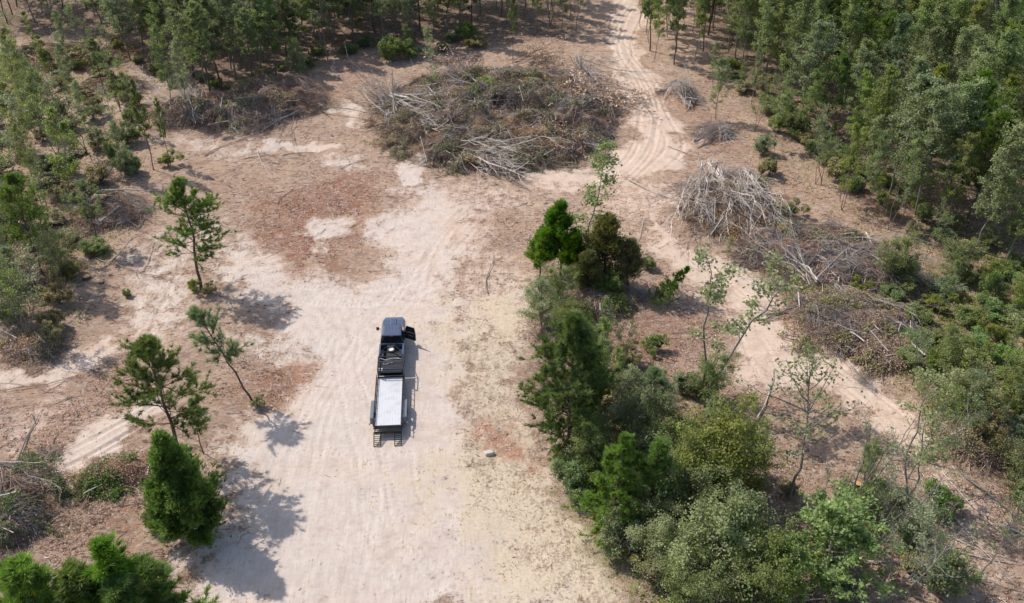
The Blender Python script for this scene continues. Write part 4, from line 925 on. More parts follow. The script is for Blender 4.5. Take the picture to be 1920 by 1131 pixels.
def wood(P, gap, kinds, hlo, hhi, where, group, seed, rowh=6.0, wf=1.0, edge=None):
    rng = random.Random(seed); pts = scatter(P, gap, rng); y0_ = min(p[1] for p in pts)
    rows = {}
    for x, y in pts: rows.setdefault(int((y-y0_)//rowh), []).append((x, y))
    for r in sorted(rows):
        for i, (x, y) in enumerate(sorted(rows[r])):
            kd = rng.choice(kinds); pr, h0 = PROTO[kd]; h = rng.uniform(hlo, hhi)
            if edge: h *= edge(x, y)
            lab = f'{KD[kd]}, {ORD[i]} from left in {ORD[r]} row of {where}'
            place(pr, x, y, rng.random()*6.28, h/h0, lab, group, 'pine tree' if 'pine' in kd else 'tree', USED, sx=h/h0*wf*rng.uniform(.9, 1.15), tilt=(rng.gauss(0, .03), rng.gauss(0, .03)))
wood([(1345,-4),(1322,60),(1390,150),(1470,205),(1560,290),(1640,350),(1700,410),(1780,445),(1860,500),(1935,545),(1950,300),(1960,-4)], 3.0,
     ['wood0', 'wood1', 'wood2', 'wood3', 'wood4', 'wood0', 'wood2', 'broad1', 'pine1'], 9.5, 14.0, 'the right wood', 'trees of the dense wood on the right', 7, wf=1.0, edge=lambda x, y: 1.0)
wood([(190,-4),(180,60),(230,110),(330,165),(400,190),(480,165),(560,130),(622,112),(640,-4)], 3.0, ['pinefar0', 'wood4', 'wood1', 'wood2', 'slim1', 'slim0', 'pinefar1'], 9.5, 13, 'the upper left wood', 'trees of the upper left wood', 8, wf=1.15)
wood([(622,-4),(622,80),(700,92),(800,88),(900,70),(905,-4)], 2.8, ['broad1', 'slim1', 'pinefar0', 'broad0', 'slim0'], 9, 12.5, 'the dark top wood', 'trees of the dark wood along the top', 9, wf=1.1)
wood([(930,-4),(925,45),(985,60),(1085,62),(1098,-4)], 2.6, ['slim1', 'slim0', 'pinefar0', 'thin1'], 9, 12, 'the grove left of the road', 'thin trees left of the road', 10, rowh=7, wf=.95)
wood([(1196,-4),(1192,90),(1215,118),(1300,125),(1345,60),(1345,-4)], 2.9, ['slim1', 'pinefar1', 'thin0', 'slim0'], 9.5, 12.5, 'the grove right of the road', 'thin trees right of the road', 12, rowh=7, wf=.85)
wood([(-6,-4),(-6,45),(90,55),(185,35),(190,-4)], 3.4, ['broad1', 'pinefar0', 'broad0'], 9, 12, 'the top left corner wood', 'dark trees in the top left corner', 13)
wood([(-10,110),(-10,330),(60,350),(150,300),(230,280),(240,180),(170,120)], 4.0, ['thin0', 'thin1', 'thin2', 'slim1', 'thin0', 'slim2', 'pinefar1'], 5.0, 9.5, 'the upper left slope', 'sparse trees on the upper left slope', 14)
wood([(1640,560),(1720,500),(1800,500),(1930,540),(1930,760),(1800,800),(1770,760),(1730,660)], 4.7, ['bush0', 'bush2', 'bush2', 'thin2', 'slim2', 'slim0', 'thin1'], 2.8, 6.0, 'the green thicket at right', 'young trees of the green thicket on the right', 15, wf=1.05)
wood([(1780,800),(1860,850),(1935,960),(1935,800),(1935,740)], 2.9, ['bush0', 'bush1', 'thin0'], 3.2, 5.5, 'track bend thicket', 'young trees near the right border', 16)
wood([(-10,350),(-10,600),(60,640),(110,560),(150,480),(160,400),(90,360)], 3.6, ['thin0', 'thin1', 'slim1', 'thin2', 'bush1'], 4.0, 8.5, 'the left thicket', 'young trees of the left thicket', 17, wf=1.0)
wood([(1330,150),(1400,240),(1480,320),(1580,400),(1700,480),(1800,500),(1740,440),(1600,345),(1480,230),(1390,160)], 4.6, ['thin0', 'thin1', 'thin2', 'slim1', 'slim0'], 4.0, 9.0, 'the thin right wood edge', 'thin trees on the red soil before the right wood', 18, rowh=8)
def shrubs(P, gap, kinds, lo, hi, where, group, seed):
    rng = random.Random(seed)
    KN = dict(shrub0='green shrub', shrub1='grey-green shrub', shrub2='yellow-green shrub', shrub3='fresh green shrub', shrub4='withering olive shrub')
    pts = sorted(scatter(P, gap, rng), key=lambda p: (int(p[1]//6), p[0])); rows = {}
    y0_ = min(p[1] for p in pts)
    for x, y in pts: rows.setdefault(int((y-y0_)//6), []).append((x, y))
    for r in sorted(rows):
        for i, (x, y) in enumerate(sorted(rows[r])):
            kd = rng.choice(kinds); place(PROTO[kd][0], x, y, rng.random()*6.28, rng.uniform(lo, hi), sx=rng.uniform(lo, hi)*1.15, sz=rng.uniform(lo, hi)*rng.uniform(.6, 1.2), label=f'{KN[kd]}, {ORD[i]} from left in {ORD[r]} row {where}', group=group, cat='shrub', first=USED)
shrubs([(1330,130),(1440,230),(1560,330),(1700,440),(1860,510),(1930,560),(1930,500),(1780,420),(1600,300),(1420,150)], 2.3, ['shrub0', 'shrub1', 'shrub2', 'shrub4'], .5, 1.1, 'along the right wood edge', 'shrubs along the right wood edge', 21)
shrubs([(-5,110),(-5,600),(100,620),(180,480),(240,330),(260,200),(180,110)], 3.1, ['shrub0', 'shrub1', 'shrub4', 'shrub4'], .5, 1.2, 'on the left slope', 'shrubs on the left slope', 22)
shrubs([(200,90),(330,170),(480,172),(640,105),(900,90),(900,70),(640,85),(470,150),(330,150)], 3.2, ['shrub0', 'shrub1', 'shrub4'], .5, 1.1, 'under the upper woods', 'shrubs under the upper woods', 23)
shrubs([(1650,540),(1930,520),(1930,800),(1790,800),(1700,700)], 2.5, ['shrub0', 'shrub2', 'shrub1', 'shrub3', 'shrub2'], .6, 1.15, 'in the green thicket at right', 'shrubs of the green thicket', 24)
shrubs([(1100,700),(1260,720),(1380,780),(1400,900),(1280,1000),(1450,1131),(1250,1131),(1130,960),(1080,850)], 2.6, ['shrub0', 'shrub1', 'shrub4'], .6, 1.1, 'under the central grove', 'shrubs under the central grove', 25)
shrubs([(1560,960),(1700,900),(1800,1131),(1560,1131)], 4.2, ['shrub0', 'shrub1', 'shrub4'], .4, .9, 'under the sparse trees at lower right', 'shrubs at the lower right', 26)
shrubs([(1780,800),(1935,760),(1935,960)], 2.6, ['shrub0', 'shrub1', 'shrub4'], .6, 1.1, 'near the track bend at right', 'shrubs near the right track bend', 27)

# ------------------------------------------------------------------ brush piles
def mound(k, x, y):
    r = pile_r(k, x, y); return H0(x, y)+PL[k][5]*(.25+.95*(vnoise(x*.55+3, y*.55, 55)**1.3+.35*vnoise(x*1.3, y*1.3, 56)))*np.clip(1-r*r, 0, 1)**.5
def brush_pile(k, label, nb, mats, seed, dead=900, L=(2, 4.5), fol=None, nfol=0, stems=(7, 16)):
    rng = np.random.default_rng(seed); cx, cy, rx, ry, ro, hh = PL[k]; g = MB(); br = MB(); df = MB(); ff = MB()
    e = empty('brush_pile', (cx, cy, 0))
    for q in range(nb):
        r = math.sqrt(rng.random())*.98; a = rng.random()*6.283
        dx = r*rx*math.cos(a); dy = r*ry*math.sin(a); x = cx+dx*math.cos(ro)-dy*math.sin(ro); y = cy+dx*math.sin(ro)+dy*math.cos(ro)
        n = int(rng.integers(*stems)); th = rng.random()*6.283; chaos = .15+.8*rng.random()**1.5
        ll = rng.uniform(*L); az = th+rng.normal(size=n)*chaos; K = 6; s = np.linspace(0, 1, K)
        ln = ll*(.5+.5*rng.random(n)); bend = rng.normal(size=n)*.5
        ang = az[:, None]+bend[:, None]*s[None]; px = x+rng.normal(size=(n, 1))*.18+ln[:, None]*s[None]*np.cos(ang); py = y+rng.normal(size=(n, 1))*.18+ln[:, None]*s[None]*np.sin(ang)
        lift = .12+.55*hh*.4*rng.random((n, 1)); pz = mound(k, px, py)+lift*(1-.4*s[None])+.25*np.sin(s*3.14)[None]*rng.random((n, 1))*ll*.25
        P = np.stack([px-cx, py-cy, pz], -1); tgt = g if rng.random() < (.42 if k != 'grey' else .6) else br; v = np.clip(rng.random()*.6+.4*rng.random(n), 0, 1)
        tgt.tubes(P, (.014+.05*rng.random(n)**3)[:, None]*np.linspace(1, .4, K)[None], 3, v)
        m = n*7; i = np.repeat(np.arange(n), 7); s2, d2 = along(P, i, .25+.74*rng.random(m)); S = branches(s2, d2+rng.normal(size=(m, 3))*.5, (.1+.18*rng.random(m))*ll, rng, 3, -.1, .15)
        S[:, :, 2] = np.maximum(S[:, :, 2], mound(k, S[:, :, 0]+cx, S[:, :, 1]+cy)+.02); tgt.tubes(S, np.array([[.013, .010, .006]]), 3, np.clip(v[i]*.6+.4*rng.random(m), 0, 1))
        if fol and q < nfol:
            c, _ = along(S, np.repeat(np.arange(m), 12), .1+.89*rng.random(m*12)); ff.leaves(c+rng.normal(size=c.shape)*.12, .17, .09, rng, .4)
    nlg = max(2, nb//9); a = rng.random(nlg)*6.283; r = np.sqrt(rng.random(nlg))*.95; dx = r*rx*np.cos(a); dy = r*ry*np.sin(a); th = rng.random(nlg)*6.283; ll = rng.uniform(1.2, 4.2, nlg); s = np.linspace(-.5, .5, 6)
    px = (dx*math.cos(ro)-dy*math.sin(ro))[:, None]+(ll*np.cos(th))[:, None]*s[None]; py = (dx*math.sin(ro)+dy*math.cos(ro))[:, None]+(ll*np.sin(th))[:, None]*s[None]
    zz = mound(k, px+cx, py+cy); zm = zz[:, 2:4].max(1)+.1+.4*rng.random(nlg); sl = rng.normal(size=nlg)*.18
    LP_ = np.stack([px, py, zm[:, None]+sl[:, None]*ll[:, None]*s[None]+.03*rng.normal(size=(nlg, 6))], -1)
    for iq in range(nlg):
        lg = MB(); lg.tubes(LP_[iq:iq+1], (.035+.06*rng.random()**2)*np.linspace(1, .65, 6)[None], 6, .35+.6*rng.random(), cap=True); lg.build('log', M['stick_pale'] if k != 'leftb' else M['bark_grey'], e)
    n = dead; c_ = rng.random((110, 2)); ci = rng.integers(0, 110, n)
    rr = np.sqrt(c_[ci, 0])*.95; aa = c_[ci, 1]*6.283; dx = rr*rx*np.cos(aa)+rng.normal(size=n)*.75; dy = rr*ry*np.sin(aa)+rng.normal(size=n)*.55
    x = dx*math.cos(ro)-dy*math.sin(ro); y = dx*math.sin(ro)+dy*math.cos(ro); z = mound(k, x+cx, y+cy)+rng.random(n)*.35
    df.leaves(np.stack([x, y, z], 1), .17, .05, rng, .5, rng.random(110)[ci]*.7+.3*rng.random(n))
    g.build('grey_branches', M[mats[0]], e); br.build('brown_branches', M[mats[1]], e)
    df.build('dead_foliage', M['dead'], e)
    if ff.n: ff.build('withering_foliage', M[fol], e)
    return tag(e, label, 'brush pile', 'brush piles')
brush_pile('big', 'huge round tangle of brown and grey brush left of the dirt road', 520, ('stick_grey', 'stick_brown'), 31, 110000, (1.2, 4), 'olive', 110, (5, 12))
brush_pile('left', 'long grey and brown brush row at the upper left', 85, ('stick_grey', 'stick_brown'), 32, 14000, (2, 4.5), 'olive', 10)
brush_pile('leftb', 'shaded brown brush heap at the right end of the left row', 85, ('stick_brown', 'stick_brown'), 33, 14000, (1.5, 4), 'olive', 6)
brush_pile('pale', 'rounded heap of bleached white branches right of the road', 150, ('stick_pale', 'stick_brown'), 34, 26000, (1.2, 3.2), 'olive', 8)
brush_pile('grey', 'long grey brush pile with pale cut trunks in front of the thicket', 130, ('stick_grey', 'stick_brown'), 35, 20000, (1.5, 4), 'olive', 12)
brush_pile('brown', 'grey-brown brush pile beside the right sandy track', 125, ('stick_grey', 'stick_brown'), 36, 24000, (1.2, 3.6), 'olive', 12)
brush_pile('low', 'small dark brown brush heap at the lower end of the right piles', 34, ('stick_brown', 'stick_brown'), 37, 8000, (1, 2.5), 'olive', 5)
brush_pile('small', 'small heap of pale limbs right of the dirt road', 14, ('stick_pale', 'stick_grey'), 38, 400, (1.5, 3))
brush_pile('mid', 'small heap of thick grey limbs by the right wood', 16, ('stick_pale', 'stick_grey'), 39, 500, (1.5, 3.5))
brush_pile('corner', 'grey twiggy brush heap cut by the lower left border', 42, ('stick_grey', 'stick_brown'), 40, 3000, (1.5, 3), 'pine', 5)
brush_pile('strip', 'strip of cut green boughs and twigs above the dense cedar', 20, ('stick_brown', 'stick_brown'), 41, 2500, (1, 2.2), 'pine', 8)
brush_pile('heap', 'dark brush heap in the shade of the central cedars', 40, ('stick_brown', 'stick_grey'), 42, 6000, (1.2, 3), 'leaf', 6)
brush_pile('darkleft', 'grey brush heap under the small pine on the left', 36, ('stick_grey', 'stick_brown'), 43, 6000, (1.2, 3))
brush_pile('farleft', 'low brown brush line on the far upper left slope', 70, ('stick_brown', 'stick_brown'), 44, 14000, (1.5, 3.5), 'olive', 12)

brush_pile('scrub', 'brown brush at the foot of the tall dark pine at the left edge', 30, ('stick_brown', 'stick_grey'), 45, 4000, (1, 3), 'olive', 6)
brush_pile('lowleft', 'low brown brush just above the shaded sand at the left border', 20, ('stick_brown', 'stick_grey'), 46, 2500, (1, 2.5), 'olive', 4)
brush_pile('slope', 'low brush and roots on the upper left slope', 30, ('stick_brown', 'stick_grey'), 47, 4000, (1, 3), 'olive', 5)
brush_pile('verge', 'dark reddish brush heap below the thicket at the right border', 30, ('stick_brown', 'stick_brown'), 48, 9000, (1, 2.6), 'olive', 3)
# felled trees one can pick out, butt px -> tip px
FP = [felled(51, 6, 24, 'stick_pale', .2, 11), felled(52, 6, 22, 'stick_grey', .26, 10), felled(53, 5, 18, 'stick_brown', .3, 9, 'dead'), felled(54, 6, 9, 'stick_pale', .12, 6, r=.06)]
FEL = [
 (0, (720,212), (862,262), 'pale bundle of felled saplings on the left rim of the huge pile', .6, 1.0), (0, (850,285), (1010,338), 'pale felled sapling bundle pointing to the road at the lower rim', .4, 1.1),
 (3, (735,205), (900,285), 'long white trunks lying along the lower left rim of the huge pile', .7, .8), (1, (745,240), (700,160), 'grey upright brush at the left corner of the huge pile', .8, 1.0),
 (1, (900,190), (820,150), 'grey swept branches near the centre of the huge pile', 1.1, 1.1), (1, (955,185), (870,215), 'grey curved branches below the centre of the huge pile', 1.0, 1.0),
 (0, (1030,250), (1100,205), 'pale limbs at the right side of the huge pile', .9, .7), (1, (1080,120), (1130,190), 'grey brush on the upper right rim of the huge pile', .8, 1.0),
 (2, (960,130), (1060,110), 'brown leafy felled crown on the back rim of the huge pile', 1.0, 1.3), (2, (1080,160), (1150,230), 'brown leafy felled crown by the road bend', .7, 1.3), (2, (900,120), (830,160), 'brown leafy felled crown on the back left of the huge pile', .9, 1.3),
 (2, (1100,260), (1020,290), 'brown leafy felled crown on the lower right of the huge pile', .6, 1.3), (3, (1140,290), (1020,262), 'two long thin logs at the lower right rim of the huge pile', .4, .5),
 (0, (380,240), (315,175), 'white fan of cut saplings in the upper left brush row', .5, .9), (1, (560,215), (445,262), 'grey felled saplings stretched along the clearing edge', .3, 1.0), (1, (540,200), (600,185), 'grey brush at the right tip of the left row', .6, 1.2),
 (0, (1330,330), (1320,455), 'white bleached branch fan falling toward the sandy track', 1.0, 1.1), (0, (1395,345), (1400,440), 'white bleached branch fan in the middle of the pale heap', 1.2, 1.0), (0, (1300,380), (1345,430), 'white twisted limbs at the left of the pale heap', .9, .9),
 (0, (1350,365), (1385,330), 'pale crooked limbs on top of the pale heap', .7, .8), (0, (1525,540), (1420,450), 'pale parallel trunks with butts toward the track', .6, 1.3), (3, (1530,545), (1450,455), 'white cut trunks lying side by side on the grey pile', .8, 1.0),
 (1, (1560,480), (1700,520), 'grey felled saplings reaching toward the thicket', .9, 1.2), (1, (1600,450), (1520,440), 'grey domed branches on top of the grey pile', 1.1, 1.3), (1, (1640,500), (1750,550), 'grey branch spray at the right end of the grey pile', .6, 1.2),
 (0, (1560,530), (1610,500), 'short white cut stems in the middle of the grey pile', .8, .8), (1, (1640,650), (1500,590), 'grey felled saplings along the edge of the right track', .5, 1.2), (1, (1560,560), (1650,650), 'grey branches across the brown pile', .9, 1.1),
 (0, (1290,205), (1265,150), 'pale limb bundle right of the dirt road', .3, .8), (3, (1305,275), (1380,240), 'thick grey limbs fanned toward the right wood', .3, .7), (1, (10,900), (60,990), 'grey twig spray at the lower left border', .6, 1.1),
 (2, (150,905), (260,885), 'green and brown cut bough strip above the dense cedar', .3, .8), (1, (1640,735), (1600,700), 'small grey twig spray on the brown slope', .1, 1.0), (2, (1150,560), (1100,540), 'dry brown felled crown under the central cedars', .7, 1.2),
]
FU = set()
for i, (kd, a, b, lab, dz, wf) in enumerate(FEL):
    xa, ya = W(*a); xb, yb = W(*b); L = math.hypot(xb-xa, yb-ya); pr = FP[kd]; sc = L/(5 if kd == 2 else 6)
    o = place(pr, xa, ya, math.atan2(yb-ya, xb-xa), sc, lab, 'felled saplings on the brush piles', 'felled tree', FU, dz=dz, sx=sc, sz=max(.6, sc)*1.0)
    o.scale = (sc, max(sc, .5)*wf*.85, max(sc*.8, .5)); o.rotation_euler[1] = math.radians(4)

# ------------------------------------------------------------------ fallen sticks and logs
def stick(seed, L=3.0, r=.05, forks=2, mat='stick_pale'):
    rng = np.random.default_rng(seed); b = MB(); P = branches(np.array([[0., 0, .05]]), np.array([[1., 0, 0.]]), L, rng, 9, 0, .05); P[:, :, 2] = .05+.06*rng.random((1, 9)); P[:, :, 1] += rng.normal()*.1*np.sin(np.linspace(0, 3, 9))
    b.tubes(P, r*np.linspace(1, .35, 9)[None], 6, .6, cap=True)
    if forks:
        s, d = along(P, np.zeros(forks, int), .4+.5*rng.random(forks)); F = branches(s, d+rng.normal(size=(forks, 3))*np.array([.3, .6, .1]), L*.25, rng, 4, 0, .1); F[:, :, 2] = np.abs(F[:, :, 2])*.6+.03; b.tubes(F, r*.4, 4, .5)
    return b.build('fallen_branch', M[mat])
SP = [stick(61, 3, .035, 1), stick(62, 3, .045, 3), stick(63, 3, .03, 0), stick(64, 3, .045, 2, 'stick_brown'), stick(65, 3, .06, 1, 'bark_grey'), stick(66, 3, .03, 4, 'stick_brown')]
ST = [
 (0, (484,284), (514,335), 'straight pale stick on the red soil near the upper left brush'), (3, (385,293), (462,264), 'dark stick left of the white sand patch'), (3, (455,300), (520,293), 'short brown stick left of the white sand strip'),
 (3, (530,292), (590,288), 'brown stick just below the white sand strip'), (4, (258,432), (326,344), 'long double log on the left slope above the tyre tracks'), (0, (190,505), (240,450), 'pale stick running along the left slope'), (0, (264,512), (283,458), 'pale stick between the left tyre tracks'),
 (4, (30,878), (90,776), 'long dark pole lying on the lower left soil'), (3, (0,846), (54,826), 'brown stick touching the lower left border'), (3, (100,836), (146,790), 'thin brown stick beside the long dark pole'), (5, (0,735), (140,715), 'crooked root-like branch below the shaded sand'),
 (5, (60,872), (105,878), 'short dark twig on the lower left sand'), (3, (240,928), (262,950), 'small stick left of the dense cedar'), (3, (95,1035), (150,1015), 'brown stick above the bright pine crowns'),
 (1, (1178,340), (1285,378), 'forked pale pole beside the road fork'), (0, (1138,52), (1186,96), 'long white pole lying across the dirt road at the top'), (2, (1184,78), (1187,94), 'short pale stick at the end of the long white pole'),
 (1, (1418,790), (1436,690), 'crooked pale branch on the sand of the right track'), (3, (914,552), (934,482), 'thin dark crooked branch on the central red soil'), (0, (1190,458), (1202,416), 'pale upright-looking stick behind the grove'), (0, (1181,465), (1186,445), 'short pale stick beside the upright-looking stick'),
 (1, (1590,1057), (1800,1025), 'big white fallen limb at the bottom right'), (1, (1760,1026), (1925,1048), 'white branchy limb reaching the right border'), (0, (1765,888), (1905,1020), 'long pale pole along the lower right track'), (4, (1800,890), (1925,1000), 'long grey pole on the brown verge near the right border'),
 (0, (1560,875), (1500,872), 'pale limb on the brown lower right slope'), (4, (1565,905), (1592,945), 'thick cut log by the grey trunk clump'), (3, (1345,672), (1390,668), 'dark twig by the tall two-stemmed sapling'), (0, (1590,675), (1655,735), 'thin pale pole below the brown brush pile'),
 (3, (1548,680), (1575,705), 'brown stick below the brown brush pile'), (3, (640,318), (692,300), 'pair of thin sticks at the upper middle of the clearing'), (4, (815,335), (860,324), 'dark forked stick near the white sand scar'), (0, (570,355), (583,372), 'pale bent stick on the red litter'),
 (0, (615,380), (628,405), 'pale curved stick in the middle of the red litter'), (3, (520,385), (555,355), 'brown stick at the left side of the red litter'), (3, (610,430), (575,450), 'brown stick beside the small sand hole'), (0, (1085,580), (1115,600), 'pale limb under the central grove'),
 (1, (1050,580), (1112,580), 'white limb under the pale leafy tree'), (3, (1270,640), (1290,680), 'thin pale stick in the open middle of the grove'), (0, (1275,700), (1276,735), 'pale post-like stick behind the feathery bushes'), (0, (1262,375), (1300,395), 'pale stick before the bleached heap'),
 (3, (1140,590), (1215,500), 'long brown pole propped in the central grove'), (3, (400,870), (440,860), 'small twig on the sand right of the cedar'), (5, (180,485), (330,532), 'thin twiggy branch crossing the left tyre tracks'), (5, (130,500), (205,480), 'dark root on the left slope'),
 (0, (1320,500), (1332,520), 'short pale stick at the start of the right track'), (3, (1400,600), (1440,610), 'thin brown stick on the right track'), (0, (1700,1080), (1780,1131), 'pale stick at the lower right track'),
]
SU = set()
def put_stick(pr, a, b, lab, used=SU, grp='fallen sticks on the clearing'):
    xa, ya = a; xb, yb = b; L = math.hypot(xb-xa, yb-ya)
    if pr.name in used: o = pr.copy(); C.objects.link(o)
    else: o = pr; used.add(pr.name)
    za = GZ(xa, ya); zb = GZ(xb, yb); o.location = (xa, ya, za+.02); o.rotation_euler = (0, -math.atan2(zb-za, L), math.atan2(yb-ya, xb-xa)); o.scale = (L/3, min(1.4, max(.7, L/3.5)), min(1.4, max(.7, L/3.5)))
    for k in ('label', 'group'):
        if k in o: del o[k]
    tag(o, lab, 'branch', grp)
for k, a, b, lab in ST: put_stick(SP[k], W(*a), W(*b), lab)

M['twigs'] = barkmat('litter_twigs', (.10, .06, .045), (.34, .24, .18), (.76, .64, .54))
def strew(P, n, where, group, seed, lmin=1.0, lmax=4.5, dirn=None, kinds=(0, 1, 2, 3, 4, 5)):
    rng = random.Random(seed); pts = []
    for _ in range(4000):
        if len(pts) >= n: break
        px = rng.uniform(min(p[0] for p in P), max(p[0] for p in P)); py = rng.uniform(min(p[1] for p in P), max(p[1] for p in P))
        if inpoly(px, py, P): pts.append((px, py))
    pts.sort()
    for i, (px, py) in enumerate(pts):
        k = rng.choice(kinds); x, y = W(px, py); L = rng.uniform(lmin, lmax)*rng.uniform(.5, 1); a = rng.uniform(0, 6.28) if dirn is None else dirn+rng.gauss(0, .5)
        put_stick(SP[k], (x, y), (x+L*math.cos(a), y+L*math.sin(a)), f"{('bleached stick', 'forked bleached limb', 'straight pale stick', 'brown limb', 'thick grey pole', 'twiggy brown branch')[k]}, {ORD[i]} from left of those {where}", grp=group)
strew([(1500,900),(1640,880),(1780,900),(1930,1010),(1930,1131),(1500,1131)], 55, 'strewn at the lower right', 'deadwood strewn at the lower right', 71, 1.5, 6.0, -.7)
strew([(1400,700),(1640,740),(1800,880),(1700,900),(1450,860)], 18, 'on the brown slope by the right track', 'deadwood on the right slope', 72, .8, 3.0, -.6)
strew([(0,350),(170,330),(330,420),(200,560),(60,660),(0,640)], 26, 'on the left slope', 'deadwood on the left slope', 73, 1.0, 4.5)
strew([(40,100),(330,190),(340,300),(200,330),(0,300)], 24, 'on the upper left slope', 'deadwood on the upper left slope', 74, 1.0, 4.5)
strew([(330,290),(700,240),(760,320),(700,420),(480,420),(360,360)], 26, 'on the upper middle clearing', 'sticks on the upper middle clearing', 75, .7, 3.0)
strew([(0,720),(250,700),(330,760),(60,860),(0,900)], 14, 'on the lower left soil', 'sticks on the lower left soil', 76, .7, 3.5)
strew([(120,900),(300,900),(300,1060),(60,1040)], 12, 'between the bright pines and the dense cedar', 'sticks left of the dense cedar', 78, .6, 2.5)
strew([(1220,320),(1300,250),(1420,290),(1640,420),(1500,380),(1300,330)], 20, 'on the red soil above the right piles', 'sticks above the right piles', 79, .7, 3.5)
strew([(880,380),(1050,370),(1240,400),(1300,470),(1200,500),(980,470)], 20, 'on the soil behind the central grove', 'sticks behind the central grove', 80, .6, 2.6)
strew([(1170,600),(1300,600),(1320,700),(1240,730),(1130,700)], 12, 'in the open middle of the grove', 'sticks inside the grove', 81, .7, 3.0)
# debris one cannot count: chips, bark, twigs
view = lambda n, rng: WA(np.stack([rng.uniform(-20, 1940, n), rng.uniform(0, 1150, n)], 1)) if False else None
rng = np.random.default_rng(77)
def pix_scatter(n, bias=1.0):
    px = rng.uniform(-30, 1950, n); py = rng.uniform(-5, 1160, n)
    u = (px-960)/FPX; v = (565.5-py)/FPX; t = CAM_H/(_s-_c*v); return u*t, t*(_c+_s*v)
x, y = pix_scatter(210000)
ms = grid_at(mS, x, y); mr = grid_at(mR, x, y); md = grid_at(mD, x, y); mw = grid_at(mW, x, y)
cl = fbm(x*.35, y*.35, 222, 4); pr_ = np.clip(1.05-ms*1.25, .012, 1)*sstep(.36, .6, cl+.12*mr)*(.8+.5*mr)
pr_ = pr_*(1-.75*np.clip(md, 0, 1)); keep = (rng.random(len(x)) < pr_*.75) & (np.hypot((x-TX)/2.2, (y-TY+1.5)/8.5) > 1)
x = x[keep]; y = y[keep]; n = len(x); z = H0(x, y)
L = rng.gamma(2.0, .06, n)+.05; wd = .012+.03*rng.random(n)**2; a = rng.random(n)*6.283
ax = np.stack([np.cos(a), np.sin(a), rng.normal(size=n)*.18], 1); bx = np.stack([-np.sin(a), np.cos(a), np.zeros(n)], 1); cz = np.stack([x, y, z+.01], 1)
V = np.stack([cz-ax*L[:, None]/2-bx*wd[:, None], cz-ax*L[:, None]/2+bx*wd[:, None], cz-ax*L[:, None]/2+np.array([0, 0, .02]), cz+ax*L[:, None]/2-bx*wd[:, None], cz+ax*L[:, None]/2+bx*wd[:, None], cz+ax*L[:, None]/2+np.array([0, 0, .03])], 1).reshape(-1, 3)
i6 = np.arange(n)[:, None]*6; Q = np.concatenate([i6+[0, 3, 5, 2], i6+[1, 2, 5, 4]]); ch = MB(); redk = grid_at(mR, x, y)
ch.add(V, Q, None, np.repeat(np.clip(rng.random(n)**1.3-.25*redk*rng.random(n), 0, 1), 6))
o = ch.build('wood_debris', M['chips']); tag(o, 'pale and brown wood chips and bark strewn over the cleared soil', 'debris', kind='stuff')
x, y = pix_scatter(30000); ms = grid_at(mS, x, y); cl = fbm(x*.25, y*.25, 333, 4); keep = (rng.random(len(x)) < np.clip(1-ms*1.1, .01, 1)*sstep(.4, .6, cl)*(1-.75*np.clip(grid_at(mD, x, y), 0, 1))) & (np.hypot((x-TX)/2.2, (y-TY+1.5)/8.5) > 1)
x = x[keep]; y = y[keep]; n = len(x); a = rng.random(n)*6.283; tw = MB(); B = branches(np.stack([x, y, H0(x, y)+.05], 1), np.stack([np.cos(a), np.sin(a), np.zeros(n)], 1), .15+rng.gamma(1.1, .42, n), rng, 5, 0, .12)
B[:, :, 2] = H0(B[:, :, 0], B[:, :, 1])+.015+.02*rng.random((n, 5)); tw.tubes(B, np.array([[.013, .012, .011, .009, .006]])*(.6+1.6*rng.random((n, 1))**3), 3, rng.random(n)**.8)
o = tw.build('twig_litter', M['twigs']); tag(o, 'thin brown twigs littering the cleared soil', 'twigs', kind='stuff')
# dry and green grass
def grass_patch(nm, mask, n, mat, label, hh, thr_, cat, kind='stuff', cover=0):
    x, y = pix_scatter(n); m = grid_at(mask, x, y); cl = fbm(x*.8, y*.8, 444, 4); keep = rng.random(n) < np.clip(m, 0, 1)*sstep(thr_, thr_+.2, cl)
    x = x[keep]; y = y[keep]; k = len(x); g = MB(); z = H0(x, y)
    if cover: g.leaves(np.stack([x, y, z+.02+cover*rng.random(k)*vnoise(x*.7, y*.7, 8)], 1), .12 if cover < .2 else .2, .06 if cover < .2 else .14, rng, .6)
    else: g.needles(np.stack([x, y, z], 1), np.tile([0, 0, .55], (k, 1)), rng, 5, hh, .035, None, .8)
    o = g.build(nm, M[mat]); tag(o, label, cat, kind=kind)
grass_patch('dry_grass', mD, 45000, 'drygrass', 'short straw-coloured dry grass between the sand and the grove', .12, .42, 'grass')
grass_patch('leaf_litter', mR, 90000, 'dead', 'reddish brown dead leaf and bark litter on the cleared soil', .12, .42, 'litter', cover=.12)
grass_patch('green_grass', mG, 60000, 'grass', 'yellowish green grass strips beside the bushes', .22, .3, 'grass')
GC = masks([([(1620,580),(1700,520),(1800,480),(1950,470),(1950,800),(1780,800),(1700,700)], 1.5, 1.0)])
grass_patch('ground_cover', GC, 330000, 'leaf_yellow', 'light green creeping weeds covering the ground of the right thicket', .2, .33, 'weeds', cover=.7)
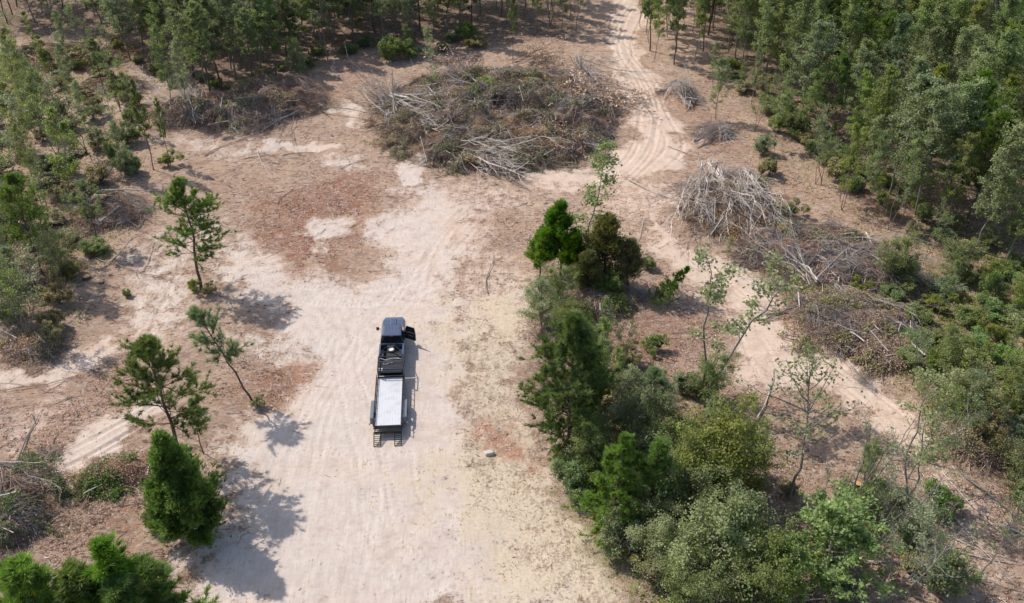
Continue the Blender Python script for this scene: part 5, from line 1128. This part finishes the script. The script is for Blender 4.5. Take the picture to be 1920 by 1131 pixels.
GW = masks([([(1330,180),(1420,290),(1520,380),(1640,440),(1780,520),(1860,510),(1700,420),(1500,240),(1380,150)], 3, .38), ([(1340,-10),(1330,100),(1420,180),(1560,310),(1700,430),(1860,510),(1950,560),(1950,-10)], 2, .8), ([(-10,110),(-10,600),(100,600),(200,470),(230,330),(300,200),(180,110)], 2, .8), ([(1130,700),(1300,720),(1440,800),(1440,900),(1300,1000),(1500,1131),(1250,1131),(1130,960)], 1.5, .6)])
grass_patch('undergrowth', GW, 260000, 'leaf', 'low dull green undergrowth between the tree trunks', .2, .36, 'weeds', cover=.7)

# stump and stone
def stump(x, y, r, h, label):
    e = empty('tree_stump', (x, y, GZ(x, y))); b = MB(); n = 14; rs = np.random.default_rng(int(abs(x*10)))
    k = 1+.15*rs.random(n); b.loft([[(r*f*k[i]*math.cos(i*6.283/n), r*f*k[i]*math.sin(i*6.283/n), zz) for i in range(n)] for zz, f in ((-.1, 1.35), (.06, 1.15), (h, 1.0))], closed=False); b.build('bark', M['bark_pine'], e)
    b = MB(); b.loft([[(r*f*k[i]*math.cos(i*6.283/n), r*f*k[i]*math.sin(i*6.283/n), zz) for i in range(n)] for zz, f in ((h-.02, .99), (h+.015, .93), (h+.02, .02))]); b.build('cut_face', M['cutwood'], e); tag(e, label, 'stump')
stump(*W(163, 523), .30, .28, 'cut stump with a fresh orange face on the left slope')
stump(*W(190, 530), .18, .15, 'low small stump just right of the orange-faced one')
stump(*W(1603, 930), .2, 1.2, 'tall pale cut stump among the grey trunk clump')
b = MB(); rs = np.random.default_rng(3); n = 12
b.loft([[(.42*f*(1+.2*math.sin(i*1.7))*math.cos(i*6.283/n), .24*f*(1+.15*math.cos(i*2.3))*math.sin(i*6.283/n), zz) for i in range(n)] for zz, f in ((-.05, .8), (.05, 1), (.2, .95), (.28, .7))])
x, y = W(917, 849); o = b.build('stone', pbr('pale_stone', (.50, .44, .38), .9, bump=.5), loc=(x, y, GZ(x, y)), bevel=.04); tag(o, 'pale stone block on the red litter right of the ramps', 'stone')
# prototypes that were never used stay out of the scene
for k, (pr, h) in PROTO.items():
    if pr.name not in USED:
        for c_ in list(pr.children): bpy.data.objects.remove(c_)
        bpy.data.objects.remove(pr)
